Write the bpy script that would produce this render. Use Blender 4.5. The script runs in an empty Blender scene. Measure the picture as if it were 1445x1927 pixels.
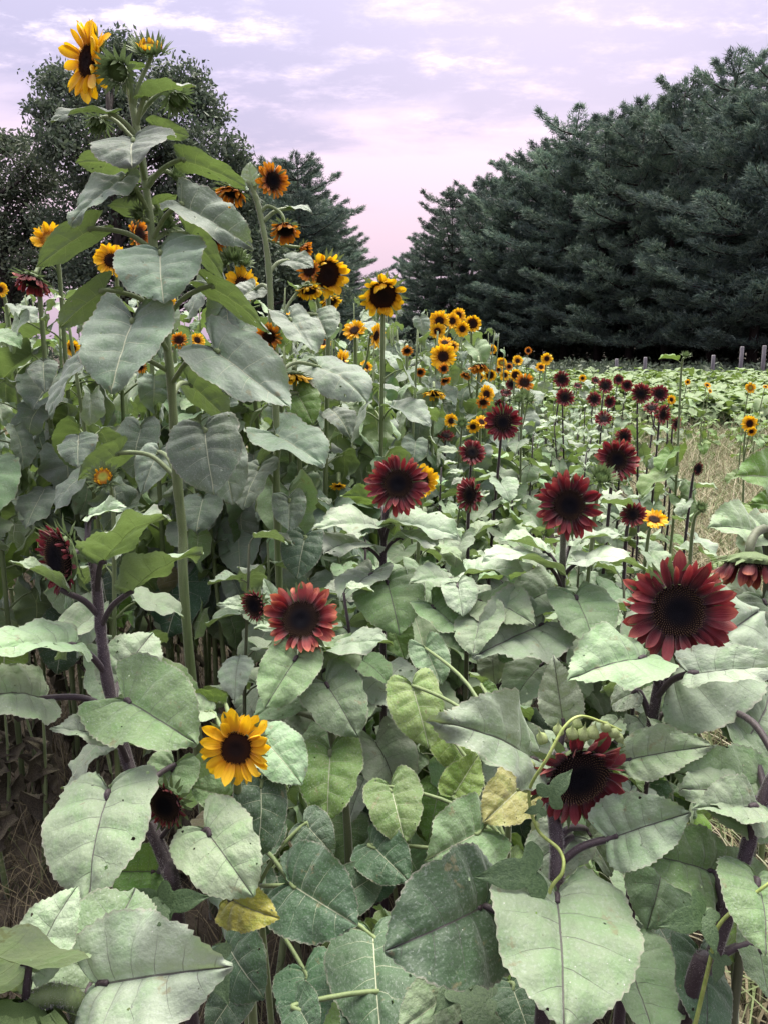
import bpy, math, random
import numpy as np
from mathutils import Vector, Matrix, noise as mnoise
R = random.Random(7)
rad = math.radians
sc = bpy.context.scene
# ------------------------------------------------------------------ camera
W, H, FPX, EYE, PITCH = 1445, 1927, 1447.0, 1.65, rad(12.6)
cd = bpy.data.cameras.new("Camera"); cam = bpy.data.objects.new("Camera", cd)
sc.collection.objects.link(cam); sc.camera = cam
cam.location = (0, 0, EYE); cam.rotation_euler = (math.pi/2-PITCH, 0, 0)
cd.sensor_fit = 'VERTICAL'; cd.sensor_height = 24; cd.lens = 24*FPX/H
cd.clip_start = .05; cd.clip_end = 600
FW = Vector((0, math.cos(PITCH), -math.sin(PITCH))); UP = Vector((0, math.sin(PITCH), math.cos(PITCH))); RT = Vector((1, 0, 0))
def P(x, y, d):
    return Vector((0, 0, EYE)) + d*(FW + RT*((x-W/2)/FPX) + UP*((H/2-y)/FPX))
# ------------------------------------------------------------------ sky, sun, exposure
SUN_EL, SUN_AZ = rad(66), rad(12)          # azimuth measured from +Y towards +X
wd = bpy.data.worlds.new("World"); sc.world = wd; wd.use_nodes = True
nt = wd.node_tree; nt.nodes.clear()
class NG:
    def __init__(s, tree): s.t = tree
    def n(s, typ, ins=None, **kw):
        nd = s.t.nodes.new(typ)
        for k, v in kw.items(): setattr(nd, k, v)
        for k, v in (ins or {}).items():
            if isinstance(v, bpy.types.NodeSocket): s.t.links.new(v, nd.inputs[k])
            else: nd.inputs[k].default_value = v
        return nd
    def m(s, op, a, b=None, c=None, clamp=False):
        ins = {0: a}
        if b is not None: ins[1] = b
        if c is not None: ins[2] = c
        return s.n('ShaderNodeMath', ins, operation=op, use_clamp=clamp).outputs[0]
    def ramp(s, fac, stops, interp='LINEAR'):
        nd = s.n('ShaderNodeValToRGB', {0: fac}); cr = nd.color_ramp; cr.interpolation = interp
        while len(cr.elements) < len(stops): cr.elements.new(.5)
        for e, (p, c) in zip(cr.elements, stops):
            e.position = p; e.color = (*c, 1) if len(c) == 3 else c
        return nd.outputs[0]
    def mix(s, f, a, b, blend='MIX'):
        nd = s.n('ShaderNodeMix', data_type='RGBA', blend_type=blend, clamp_factor=True)
        for k, v in ((0, f), (6, a), (7, b)):
            if isinstance(v, bpy.types.NodeSocket): s.t.links.new(v, nd.inputs[k])
            else: nd.inputs[k].default_value = v if k == 0 else ((*v, 1) if len(v) == 3 else v)
        return nd.outputs[2]
    def sstep(s, x, a, b):
        return s.n('ShaderNodeMapRange', {0: x, 1: a, 2: b}, interpolation_type='SMOOTHSTEP').outputs[0]
g = NG(nt)
co = g.n('ShaderNodeTexCoord').outputs['Generated']
sp = g.n('ShaderNodeSeparateXYZ', {0: co})
el = g.m('MAXIMUM', sp.outputs[2], 0.0)
dz = g.m('ADD', el, .16)
pl = g.n('ShaderNodeCombineXYZ', {0: g.m('DIVIDE', sp.outputs[0], dz), 1: g.m('DIVIDE', sp.outputs[1], dz), 2: 0.0}).outputs[0]
n1 = g.n('ShaderNodeTexNoise', {'Vector': g.n('ShaderNodeMapping', {0: pl, 1: (5.3, 1.1, 0), 3: (.75, 1.35, 1)}).outputs[0], 'Scale': 1.15, 'Detail': 9, 'Roughness': .58, 'Distortion': .35}).outputs[0]
n2 = g.n('ShaderNodeTexNoise', {'Vector': g.n('ShaderNodeMapping', {0: pl, 1: (12.01, 1.43, 0), 3: (1.5, 2.2, 1)}).outputs[0], 'Scale': 2.6, 'Detail': 10, 'Roughness': .66}).outputs[0]
cl = g.m('ADD', g.m('MULTIPLY', n1, .66), g.m('MULTIPLY', n2, .34))
base = g.ramp(el, [(0, (.70, .52, .70)), (.06, (.80, .57, .72)), (.14, (.88, .64, .75)), (.24, (.86, .68, .82)), (.34, (.80, .70, .88)), (1, (.74, .68, .86))])
shade = g.ramp(el, [(0, (.58, .47, .62)), (.3, (.455, .41, .565)), (1, (.53, .50, .62))])
glow = g.ramp(el, [(0, (.95, .72, .82)), (.3, (1.05, .92, .98)), (1, (1.0, .92, .98))])
deck = g.sstep(g.m('MULTIPLY_ADD', n1, .34, g.m('SUBTRACT', el, .17)), .195, .275)   # a mottled deck overhead, clearer air under its edge
f1 = g.m('MULTIPLY', deck, g.m('SUBTRACT', 1.0, g.m('MULTIPLY', g.sstep(n2, .46, .70), .7)))
f2 = g.m('MULTIPLY', deck, g.sstep(g.m('ADD', n2, g.m('MULTIPLY', g.m('SUBTRACT', .5, n1), .6)), .56, .72))
low_ = g.m('MULTIPLY', g.m('SUBTRACT', 1.0, deck), g.sstep(n1, .50, .64))
skyc = g.mix(g.m('MULTIPLY', f1, 1.0), base, shade)
skyc = g.mix(g.m('MULTIPLY', f2, .55), skyc, glow)
skyc = g.mix(g.m('MULTIPLY', low_, .35), skyc, shade)
# the sun behind the cloud deck warms the sky around it
sdv = Vector((math.sin(SUN_AZ)*math.cos(rad(17)), math.cos(SUN_AZ)*math.cos(rad(17)), math.sin(rad(17))))
dt_ = g.n('ShaderNodeVectorMath', {0: co, 1: tuple(sdv)}, operation='DOT_PRODUCT').outputs['Value']
gl = g.m('POWER', g.m('MAXIMUM', dt_, 0.0), 28.0)
skyc = g.mix(g.m('MULTIPLY', gl, .25), skyc, (1.0, .80, .86))
nis = g.n('ShaderNodeTexSky', sky_type='NISHITA', sun_disc=False, sun_elevation=SUN_EL, sun_rotation=SUN_AZ)
nis_c = g.n('ShaderNodeMix', {0: .0}, data_type='RGBA')
skyc = g.mix(.12, skyc, g.mix(1.0, nis.outputs[0], (.10, .10, .10), 'MULTIPLY'))
# an overcast deck brightens towards the zenith
lift = g.m('MULTIPLY_ADD', el, 2.0, 1.0)
skyc = g.mix(1.0, skyc, g.n('ShaderNodeCombineColor', {0: lift, 1: lift, 2: lift}).outputs[0], 'MULTIPLY')
bg = g.n('ShaderNodeBackground', {0: skyc, 1: .124})
nt.links.new(bg.outputs[0], g.n('ShaderNodeOutputWorld').inputs[0])
sd = bpy.data.lights.new("Sun", 'SUN'); sd.energy = 1.5; sd.angle = rad(60); sd.color = (1, .94, .83)
sun = bpy.data.objects.new("Sun", sd); sc.collection.objects.link(sun)
sdir = Vector((math.sin(SUN_AZ)*math.cos(SUN_EL), math.cos(SUN_AZ)*math.cos(SUN_EL), math.sin(SUN_EL)))
sun.rotation_euler = sdir.to_track_quat('Z', 'Y').to_euler(); sun.location = (0, 0, 30)
vs = sc.view_settings; vs.view_transform = 'Standard'; vs.look = 'None'; vs.gamma = 1; vs.use_curve_mapping = False
vs.exposure = 2.98
sc.cycles.max_bounces = 6; sc.cycles.transparent_max_bounces = 4; sc.cycles.diffuse_bounces = 5; sc.cycles.glossy_bounces = 2
sc.cycles.use_denoising = True
# ------------------------------------------------------------------ helpers
COL = sc.collection
def mesh(name, vs_, fs, mats=(), mi=None, uv=None, uv2=None, smooth=True):
    me = bpy.data.meshes.new(name)
    me.from_pydata([tuple(v) for v in vs_], [], fs)
    for m_ in mats: me.materials.append(m_)
    if mi is not None: me.polygons.foreach_set('material_index', np.asarray(mi, dtype=np.int32))
    if smooth: me.polygons.foreach_set('use_smooth', np.ones(len(me.polygons), dtype=bool))
    for nm, u in (('uv', uv), ('uv2', uv2)):
        if u is not None:
            l = me.uv_layers.new(name=nm); l.data.foreach_set('uv', np.asarray(u, dtype=np.float32).ravel())
    me.update(); return me
def ob(name, me, parent=None, mw=None, color=None):
    o = bpy.data.objects.new(name, me); COL.objects.link(o)
    if parent is not None: o.parent = parent
    if mw is not None: o.matrix_local = mw
    if color is not None: o.color = color
    return o
def tag(o, label=None, cat=None, group=None, kind=None):
    for k, v in (('label', label), ('category', cat), ('group', group), ('kind', kind)):
        if v: o[k] = v
    return o
def cat_rom(pts, n):
    p = [Vector(q) for q in pts]; p = [2*p[0]-p[1]]+p+[2*p[-1]-p[-2]]; out = []
    for i in range(1, len(p)-2):
        a, b, c, d = p[i-1], p[i], p[i+1], p[i+2]
        for k in range(n):
            t = k/n
            out.append(.5*((2*b)+(c-a)*t+(2*a-5*b+4*c-d)*t*t+(3*b-a-3*c+d)*t**3))
    out.append(p[-2]); return out
def tube(path, r0, r1, ns=7, caps=True, vs_=None, fs=None, rfun=None):
    vs_ = [] if vs_ is None else vs_; fs = [] if fs is None else fs
    b0 = len(vs_); n = len(path); u = None
    for i, p in enumerate(path):
        t = (path[min(i+1, n-1)]-path[max(i-1, 0)])
        t = t.normalized() if t.length > 1e-9 else Vector((0, 0, 1))
        if u is None: u = t.orthogonal().normalized()
        u = (u-t*u.dot(t)); u = u.normalized() if u.length > 1e-6 else t.orthogonal().normalized()
        w = t.cross(u); k = i/(n-1); r = rfun(k) if rfun else r0+(r1-r0)*k
        for j in range(ns):
            a = 2*math.pi*j/ns; vs_.append(p+u*(r*math.cos(a))+w*(r*math.sin(a)))
    for i in range(n-1):
        for j in range(ns):
            a, b = b0+i*ns+j, b0+i*ns+(j+1) % ns
            fs.append((a, b, b+ns, a+ns))
    if caps: fs.append(tuple(range(b0+(n-1)*ns, b0+n*ns))); fs.append(tuple(range(b0+ns-1, b0-1, -1)))
    return vs_, fs
def frame(origin, x, nrm, sx=1, sy=1, sz=1):
    x = Vector(x).normalized(); z = Vector(nrm); z = z-x*z.dot(x)
    z = z.normalized() if z.length > 1e-5 else x.orthogonal().normalized(); y = z.cross(x)
    m = Matrix((x, y, z)).transposed().to_4x4()
    m = m @ Matrix.Diagonal((sx, sy, sz, 1)); m.translation = Vector(origin); return m
# ------------------------------------------------------------------ materials
def mat(name):
    m = bpy.data.materials.new(name); m.use_nodes = True; t = m.node_tree; t.nodes.clear()
    return m, NG(t), t
def out(g_, t, sh): t.links.new(sh, g_.n('ShaderNodeOutputMaterial').inputs[0])
def pbsdf(g_, col, rough=.6, spec=.4, **kw):
    ins = {'Base Color': col if isinstance(col, bpy.types.NodeSocket) else (*col, 1), 'Roughness': rough, 'Specular IOR Level': spec}
    ins.update(kw); return g_.n('ShaderNodeBsdfPrincipled', ins).outputs[0]
def leaf_mat(nm='sunflower_leaf', spec=.32, rough=.58, sheen=.30, dust=.26):
    m, g, t = mat(nm); oi = g.n('ShaderNodeObjectInfo'); rnd = oi.outputs['Random']
    uv = g.n('ShaderNodeSeparateXYZ', {0: g.n('ShaderNodeUVMap', uv_map='uv').outputs[0]}); u, s = uv.outputs[0], uv.outputs[1]
    u2 = g.n('ShaderNodeSeparateXYZ', {0: g.n('ShaderNodeUVMap', uv_map='uv2').outputs[0]}); tw, sw = u2.outputs[0], u2.outputs[1]
    du = g.m('ABSOLUTE', g.m('SUBTRACT', g.m('FRACT', u), .5)); dv = g.m('MULTIPLY', du, tw)
    wv = g.m('MULTIPLY_ADD', s, -.0048, .0062)
    vein = g.m('SUBTRACT', 1.0, g.n('ShaderNodeMapRange', {0: dv, 1: g.m('MULTIPLY', wv, .35), 2: wv}, interpolation_type='SMOOTHSTEP').outputs[0])
    vein = g.m('MULTIPLY', vein, g.m('SUBTRACT', 1.0, g.m('POWER', s, 3.0)))
    dm = g.m('MULTIPLY', s, sw); mid = g.m('SUBTRACT', 1.0, g.sstep(dm, .004, .0105))
    vein = g.m('MAXIMUM', g.m('MULTIPLY', vein, .62), mid)
    pos = g.n('ShaderNodeTexCoord').outputs['Object']
    off = g.n('ShaderNodeVectorMath', {0: pos, 1: g.n('ShaderNodeCombineXYZ', {0: g.m('MULTIPLY', rnd, 37.0), 1: g.m('MULTIPLY', rnd, 91.0), 2: 0.0}).outputs[0]}, operation='ADD').outputs[0]
    ret = g.n('ShaderNodeTexVoronoi', {'Vector': off, 'Scale': 26.0}, feature='DISTANCE_TO_EDGE').outputs[0]
    big = g.n('ShaderNodeTexNoise', {'Vector': off, 'Scale': 4.2, 'Detail': 3, 'Roughness': .6}).outputs[0]
    fine = g.n('ShaderNodeTexNoise', {'Vector': off, 'Scale': 38.0, 'Detail': 2, 'Roughness': .7}).outputs[0]
    crm = g.n('ShaderNodeTexNoise', {'Vector': off, 'Scale': 11.0, 'Detail': 3, 'Roughness': .55}).outputs[0]
    c = oi.outputs['Color']
    hsv = g.n('ShaderNodeHueSaturation', {0: g.m('MULTIPLY_ADD', g.m('FRACT', g.m('MULTIPLY', rnd, 7.3)), .03, .487), 1: g.m('MULTIPLY_ADD', g.m('FRACT', g.m('MULTIPLY', rnd, 13.7)), .4, .78), 2: g.m('MULTIPLY_ADD', rnd, .42, .78), 4: c}).outputs[0]
    up = g.mix(g.m('MULTIPLY', g.sstep(big, .42, .7), .55), hsv, g.mix(1.0, hsv, (.80, 1.06, .72), 'MULTIPLY'))
    up = g.mix(g.m('MULTIPLY', g.m('SUBTRACT', 1.0, g.sstep(ret, .0, .09)), .22), up, g.mix(1.0, up, (.62, .68, .62), 'MULTIPLY'))
    up = g.mix(g.m('MULTIPLY', g.sstep(fine, .5, .72), dust), up, (.36, .40, .37))
    # sun bleached / dried rim and blotches, insect specks
    edge = g.m('MULTIPLY', g.sstep(g.m('ADD', s, g.m('MULTIPLY', fine, .12)), 1.01, 1.07), .6)
    up = g.mix(edge, up, (.26, .24, .20))
    blot = g.sstep(g.n('ShaderNodeTexNoise', {'Vector': off, 'Scale': 5.1, 'Detail': 3, 'Roughness': .65}).outputs[0], .64, .71)
    up = g.mix(g.m('MULTIPLY', blot, .6), up, (.17, .15, .08))
    vo = g.n('ShaderNodeTexVoronoi', {'Vector': off, 'Scale': 19.0, 'Randomness': 1.0})
    spk = g.m('MULTIPLY', g.m('SUBTRACT', 1.0, g.sstep(vo.outputs['Distance'], .06, .12)), g.m('GREATER_THAN', g.n('ShaderNodeSeparateXYZ', {0: vo.outputs['Color']}).outputs[0], .78))
    spk_c = g.mix(g.m('GREATER_THAN', g.n('ShaderNodeSeparateXYZ', {0: vo.outputs['Color']}).outputs[1], .45), (.52, .53, .48), (.05, .035, .025))
    up = g.mix(g.m('MULTIPLY', spk, .8), up, spk_c)
    vcol = g.mix(oi.outputs['Alpha'], (.44, .47, .32), (.055, .04, .05))
    up = g.mix(g.m('MULTIPLY', vein, .85), up, vcol)
    low = g.mix(.7, c, (.10, .155, .045))
    low = g.mix(g.m('MULTIPLY', vein, .8), low, g.mix(oi.outputs['Alpha'], (.30, .36, .14), (.03, .035, .025)))
    low = g.mix(g.m('MULTIPLY', g.m('SUBTRACT', 1.0, g.sstep(ret, .0, .1)), .35), low, g.mix(1.0, low, (.6, .65, .5), 'MULTIPLY'))
    bf = g.n('ShaderNodeNewGeometry').outputs['Backfacing']
    col = g.mix(bf, up, low)
    hgt = g.m('ADD', g.m('MULTIPLY', g.m('SUBTRACT', 1.0, vein), .010), g.m('MULTIPLY', crm, .045))
    bmp = g.n('ShaderNodeBump', {'Height': hgt, 'Strength': .6, 'Distance': .10}).outputs[0]
    pb = pbsdf(g, col, rough, spec, Normal=bmp, **{'Sheen Weight': sheen, 'Sheen Roughness': .45, 'Sheen Tint': (.9, 1, .95, 1)})
    tr = g.n('ShaderNodeBsdfTranslucent', {0: g.mix(.5, col, (.26, .40, .06)), 1: bmp}).outputs[0]
    out(g, t, g.n('ShaderNodeMixShader', {0: .20, 1: pb, 2: tr}).outputs[0]); return m
def stem_mat(name='stem'):
    m, g, t = mat(name); oi = g.n('ShaderNodeObjectInfo'); pos = g.n('ShaderNodeTexCoord').outputs['Object']
    nz = g.n('ShaderNodeTexNoise', {'Vector': g.n('ShaderNodeMapping', {0: pos, 3: (1, 1, .12)}).outputs[0], 'Scale': 160.0, 'Detail': 4}).outputs[0]
    dots = g.n('ShaderNodeTexVoronoi', {'Vector': pos, 'Scale': 420.0}).outputs['Distance']
    green = g.mix(nz, (.08, .125, .045), (.19, .245, .10)); purp = g.mix(nz, (.016, .011, .013), (.05, .035, .038))
    c = g.mix(oi.outputs['Alpha'], green, purp)
    c = g.mix(g.m('MULTIPLY', g.m('SUBTRACT', 1.0, g.sstep(dots, .12, .3)), .22), c, (.26, .25, .24))
    b = g.n('ShaderNodeBump', {'Height': nz, 'Strength': .4, 'Distance': .002}).outputs[0]
    out(g, t, pbsdf(g, c, .6, .35, Normal=b, **{'Sheen Weight': .22, 'Sheen Roughness': .35})); return m
def petal_mat(name, base, midc, yellow=False):
    m, g, t = mat(name); oi = g.n('ShaderNodeObjectInfo'); rnd = oi.outputs['Random']
    uv = g.n('ShaderNodeSeparateXYZ', {0: g.n('ShaderNodeUVMap', uv_map='uv').outputs[0]}); u, v = uv.outputs[0], uv.outputs[1]
    vf = g.m('FRACT', v)
    st = g.n('ShaderNodeTexNoise', {'Vector': g.n('ShaderNodeCombineXYZ', {0: g.m('MULTIPLY', u, 1.4), 1: g.m('MULTIPLY', v, 13.0), 2: g.m('MULTIPLY', rnd, 50.0)}).outputs[0], 'Scale': 1.3, 'Detail': 4}).outputs[0]
    uu = g.m('ADD', u, g.m('MULTIPLY', g.m('SUBTRACT', st, .5), .42))
    c = g.mix(g.sstep(uu, .08, .5), base, midc)
    c = g.mix(g.m('MULTIPLY', g.sstep(uu, .55, 1.05), .9), c, oi.outputs['Color'])
    c = g.mix(g.m('MULTIPLY', g.sstep(st, .5, .75), .30), c, g.mix(1.0, c, (.55, .5, .5), 'MULTIPLY'))
    val = g.m('MULTIPLY_ADD', g.m('FRACT', g.m('ADD', g.m('MULTIPLY', rnd, 5.3), g.m('MULTIPLY', g.m('FLOOR', v), .37))), .32, .87)
    c = g.n('ShaderNodeHueSaturation', {0: .5, 1: 1.0, 2: val, 4: c}).outputs[0]
    b = g.n('ShaderNodeBump', {'Height': st, 'Strength': .5, 'Distance': .004}).outputs[0]
    pb = pbsdf(g, c, .5, .35, Normal=b, **{'Sheen Weight': .12 if yellow else .2})
    tr = g.n('ShaderNodeBsdfTranslucent', {0: c}).outputs[0]
    out(g, t, g.n('ShaderNodeMixShader', {0: .28, 1: pb, 2: tr}).outputs[0]); return m
def disc_mat(name, inner, outer, tip):
    m, g, t = mat(name)
    uv = g.n('ShaderNodeSeparateXYZ', {0: g.n('ShaderNodeUVMap', uv_map='uv').outputs[0]}); r_, h_ = uv.outputs[0], uv.outputs[1]
    c = g.mix(g.sstep(r_, .3, .85), inner, outer)
    c = g.mix(g.m('MULTIPLY', g.sstep(h_, .6, 1.0), g.sstep(r_, .45, .8)), c, tip)
    out(g, t, pbsdf(g, c, .85, .12)); return m
def plain(name, c1, c2, scale=30, rough=.7, spec=.3, transl=0, bump=.3, sx=(1, 1, 1), world=False):
    m, g, t = mat(name)
    pos = g.n('ShaderNodeNewGeometry').outputs['Position'] if world else g.n('ShaderNodeTexCoord').outputs['Object']
    nz = g.n('ShaderNodeTexNoise', {'Vector': g.n('ShaderNodeMapping', {0: pos, 3: sx}).outputs[0], 'Scale': scale, 'Detail': 6, 'Roughness': .65}).outputs[0]
    c = g.mix(g.sstep(nz, .33, .67), c1, c2)
    b = g.n('ShaderNodeBump', {'Height': nz, 'Strength': bump, 'Distance': .3/scale}).outputs[0]
    s = pbsdf(g, c, rough, spec, Normal=b)
    if transl: s = g.n('ShaderNodeMixShader', {0: transl, 1: s, 2: g.n('ShaderNodeBsdfTranslucent', {0: c}).outputs[0]}).outputs[0]
    out(g, t, s); return m
def island_mat(name, stops, rough=.7, spec=.25, transl=.2, clump=0):
    # colour by a random number per leaf / blade / needle
    m, g, t = mat(name); ri = g.n('ShaderNodeNewGeometry').outputs['Random Per Island']
    c = g.ramp(ri, stops); orn = g.n('ShaderNodeObjectInfo').outputs['Random']
    c = g.n('ShaderNodeHueSaturation', {0: g.m('MULTIPLY_ADD', orn, .03, .485), 1: 1.0, 2: g.m('MULTIPLY_ADD', g.m('FRACT', g.m('MULTIPLY', orn, 9.7)), .55, .75), 4: c}).outputs[0]
    if clump:   # whole sprays differ in age and colour
        nz = g.n('ShaderNodeTexNoise', {'Vector': g.n('ShaderNodeTexCoord').outputs['Object'], 'Scale': .9, 'Detail': 3, 'Roughness': .6}).outputs[0]
        c = g.mix(g.m('MULTIPLY', g.sstep(nz, .35, .65), clump), g.mix(1.0, c, (.62, .62, .66), 'MULTIPLY'), g.mix(1.0, c, (1.45, 1.5, 1.2), 'MULTIPLY'))
    s = pbsdf(g, c, rough, spec)
    if transl: s = g.n('ShaderNodeMixShader', {0: transl, 1: s, 2: g.n('ShaderNodeBsdfTranslucent', {0: c}).outputs[0]}).outputs[0]
    out(g, t, s); return m
M = {}
M['leaf'] = leaf_mat(); M['cleaf'] = leaf_mat('crop_leaf', .22, .6, 0.0, .05); M['stem'] = stem_mat()
M['red'] = petal_mat('dark_red_petal', (.026, .003, .005), (.150, .009, .015))
M['cor'] = petal_mat('coral_tipped_petal', (.038, .003, .005), (.21, .016, .016))
M['yel'] = petal_mat('yellow_petal', (.68, .30, .004), (.83, .50, .007), True)
M['org'] = petal_mat('bronze_petal', (.14, .022, .006), (.58, .20, .008), True)
M['disc_r'] = disc_mat('dark_disc', (.003, .003, .005), (.016, .010, .009), (.30, .19, .10))
M['disc_y'] = disc_mat('brown_disc', (.012, .006, .005), (.035, .014, .007), (.12, .05, .018))
M['disc_g'] = disc_mat('green_disc', (.22, .24, .04), (.32, .13, .015), (.45, .22, .02))
M['disc_b'] = disc_mat('bud_disc', (.09, .15, .05), (.10, .16, .05), (.16, .24, .07))
M['sepal'] = plain('sepal', (.075, .125, .045), (.16, .22, .09), 60, .6, .3, .2)
M['hair'] = plain('stem_hair', (.30, .29, .28), (.45, .43, .42), 60, .6, .3, .3)
M['vine'] = plain('vine_stem', (.20, .27, .06), (.33, .40, .12), 80, .5, .4)
M['vleaf'] = plain('vine_leaf', (.035, .075, .025), (.07, .125, .045), 18, .5, .5, .2)
M['bract'] = plain('vine_bud', (.24, .33, .10), (.42, .48, .24), 40, .5, .4, .25)
M['dry'] = island_mat('dry_stalks', [(0, (.13, .11, .065)), (.2, (.31, .28, .16)), (.45, (.45, .42, .27)), (.6, (.52, .50, .36)), (.62, (.24, .28, .14)), (.8, (.19, .25, .11)), (1, (.12, .18, .06))])
M['dryd'] = island_mat('withered_grass', [(0, (.045, .036, .025)), (.5, (.11, .088, .055)), (.85, (.22, .18, .115)), (1, (.09, .115, .045))])
M['soil'] = plain('soil', (.022, .019, .015), (.062, .052, .040), 9, .95, .1, 0, .8, world=True)
M['dead'] = plain('withered_leaf', (.030, .028, .020), (.095, .085, .055), 30, .8, .2, .1)
# ------------------------------------------------------------------ leaves
OUT = {
 'heart': [(0, 0), (-.09, .085), (-.22, .20), (-.24, .35), (-.09, .49), (.17, .545), (.44, .51), (.67, .41), (.845, .25), (.95, .085), (1, 0)],
 'ovate': [(0, 0), (.005, .10), (.05, .23), (.16, .325), (.32, .36), (.50, .325), (.68, .225), (.84, .11), (.95, .03), (1, 0)],
 'broad': [(0, 0), (-.06, .10), (-.08, .25), (.02, .40), (.20, .46), (.43, .44), (.65, .34), (.83, .19), (.945, .06), (1, 0)],
}
NV = 7
def blade(seed, kind='heart', nt=48, ns=11, fold=.12, curl=.5, wave=.05, twist=0., quilt=.044, holes=4, teeth=.016, lobe=.10, chew=2, chord=False):
    r = random.Random(seed)
    o = cat_rom([Vector((a, b, 0)) for a, b in OUT[kind]], 24)
    L = [0]
    for a, b in zip(o, o[1:]): L.append(L[-1]+(b-a).length)
    def O(t):
        d = t*L[-1]; i = max(0, min(len(L)-2, int(np.searchsorted(L, d))-1)); k = (d-L[i])/max(1e-9, L[i+1]-L[i])
        return o[i].lerp(o[i+1], min(1, max(0, k)))
    ph = [r.uniform(0, 6.28) for _ in range(4)]; fr = [r.uniform(9, 13), r.uniform(9, 13)]
    asym = r.uniform(-.06, .06); t0 = .30 if kind == 'heart' else .16
    pts = {}; V = []; 
    def pt(side, i, j):
        t = i/nt; s = j/ns
        e = O(t).copy(); m_ = max(0, (t-t0)/(1-t0)); m_ = m_**1.4
        if j == ns and 0 < i < nt:
            tg = (O(min(1, t+.01))-O(max(0, t-.01))).normalized()
            e += Vector((tg.y*-1, tg.x, 0))*(teeth*((i % 2)*1.0-.35)+r.uniform(-.25, .25)*teeth)+tg*(teeth*.8*(i % 2))
        if e.y < 0: e.y = 0
        p = Vector((m_, 0, 0)).lerp(e, s)
        p.x -= .035*math.sin(math.pi*s)*min(1, t*2.5)*(1-t)
        y = p.y*(1+asym*side); x = p.x
        u = t*NV+(.5 if side < 0 else 0); du = abs(u % 1-.5)*2
        z = fold*y+quilt*math.sin(math.pi*min(1, s**.75))*(1-(1-du)**2)*(1-.5*t)
        z -= quilt*.9*math.exp(-(s*9)**2)*.6
        k = 0 if side > 0 else 1
        z += wave*s*s*math.sin(fr[k]*t+ph[k])+wave*.5*s**3*math.sin(27*t+ph[k+2])
        z += lobe*max(0, -x+.08)*3*(1 if side > 0 else .6)
        n3 = mnoise.noise(Vector((x*3+seed, y*3*side, 0))); z += .022*n3+.011*mnoise.noise(Vector((x*8+seed, y*8*side, 3)))+.006*mnoise.noise(Vector((x*19, y*19*side, seed)))
        y = y*side
        a = twist*x; y, z = y*math.cos(a)-z*math.sin(a), y*math.sin(a)+z*math.cos(a)
        if abs(curl) > 1e-4:
            xx = max(x, 0); th = curl*xx
            X = math.sin(th)/curl+min(x, 0); Z = -(1-math.cos(th))/curl
            x, z = X+z*math.sin(th), Z+z*math.cos(th)
        return Vector((x, y, z))
    def idx(side, i, j):
        t = i/nt
        if j == 0: key = ('m', i if t > t0 else 0)
        elif i == 0: key = ('m', 0)
        elif i == nt: key = ('m', nt)
        else: key = (side, i, j)
        if key not in pts: pts[key] = len(V); V.append(pt(side, i, j))
        return pts[key]
    F = []; UV = []; UV2 = []
    def met(side, i, j):
        a = pt(side, max(0, i-1), j); b = pt(side, min(nt, i+1), j); n = (min(nt, i+1)-max(0, i-1))/nt*NV
        return (b-a).length/n
    for side in (1, -1):
        sw = [(O(i/nt)-Vector((max(0, (i/nt-t0)/(1-t0))**1.4, 0, 0))).length for i in range(nt+1)]
        TW = {(i, j): met(side, i, j) for i in range(nt+1) for j in range(ns+1)}
        for i in range(nt):
            for j in range(ns):
                c = [(i, j), (i+1, j), (i+1, j+1), (i, j+1)]
                if side < 0: c = c[::-1]
                ids = [idx(side, *q) for q in c]; ff = []; uu = []; u2 = []
                for q, d in zip(c, ids):
                    if d in ff: continue
                    ff.append(d); uu.append((q[0]/nt*NV+(.5 if side < 0 else 0), q[1]/ns)); u2.append((TW[q], max(sw[q[0]], .02)))
                if len(ff) >= 3: F.append(ff); UV.append(uu); UV2.append(u2)
    if holes or chew:
        vf = {}
        for k, f in enumerate(F):
            for v in f: vf.setdefault(v, []).append(k)
        keys = [k for k in pts if k[0] in (1, -1) and 2 < k[1] < nt-3 and 2 <= k[2] <= ns-2]
        dead = set(); used = set()
        for _ in range(holes):
            k = r.choice(keys); v = pts[k]; fs4 = vf[v]
            ring = {q for f in fs4 for q in F[f]}-{v}
            if len(fs4) != 4 or ring & used or v in used: continue
            used |= ring | {v}; dead |= set(fs4); c = V[v].copy(); hr = r.choice([.006, .009, .012, .02])
            for q in ring:
                d = V[q]-c
                if d.length > hr*.4: V[q] = c+d.normalized()*min(d.length, hr*r.uniform(.55, 1.3))
        for _ in range(chew):
            i = r.randrange(6, nt-6); sd_ = r.choice((1, -1)); dp = r.uniform(.02, .06)
            for k in range(-2, 3):
                key = (sd_, i+k, ns)
                if key in pts:
                    a = V[pts[key]]; b = V[pts[(sd_, i+k, ns-2)]]; V[pts[key]] = a.lerp(b, min(.8, dp*(10 if k in (0, 1) else 5)*r.uniform(.6, 1.2)))
        keep = [k for k in range(len(F)) if k not in dead]
        F = [F[k] for k in keep]; UV = [UV[k] for k in keep]; UV2 = [UV2[k] for k in keep]
    if chord:
        tip = V[pts[('m', nt)]]; a = math.atan2(tip.z, tip.x); l = math.hypot(tip.x, tip.z); c_, s_ = math.cos(a), math.sin(a)
        V = [Vector(((v.x*c_+v.z*s_)/l, v.y/l, (-v.x*s_+v.z*c_)/l)) for v in V]
    return V, F, UV, UV2
def blade_mesh(name, *a, **k):
    V, F, UV, UV2 = blade(*a, **k)
    return mesh(name, V, F, [M['leaf']], None, [q for f in UV for q in f], [q for f in UV2 for q in f])
HB = {'heart': [], 'ovate': [], 'broad': []}
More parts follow.
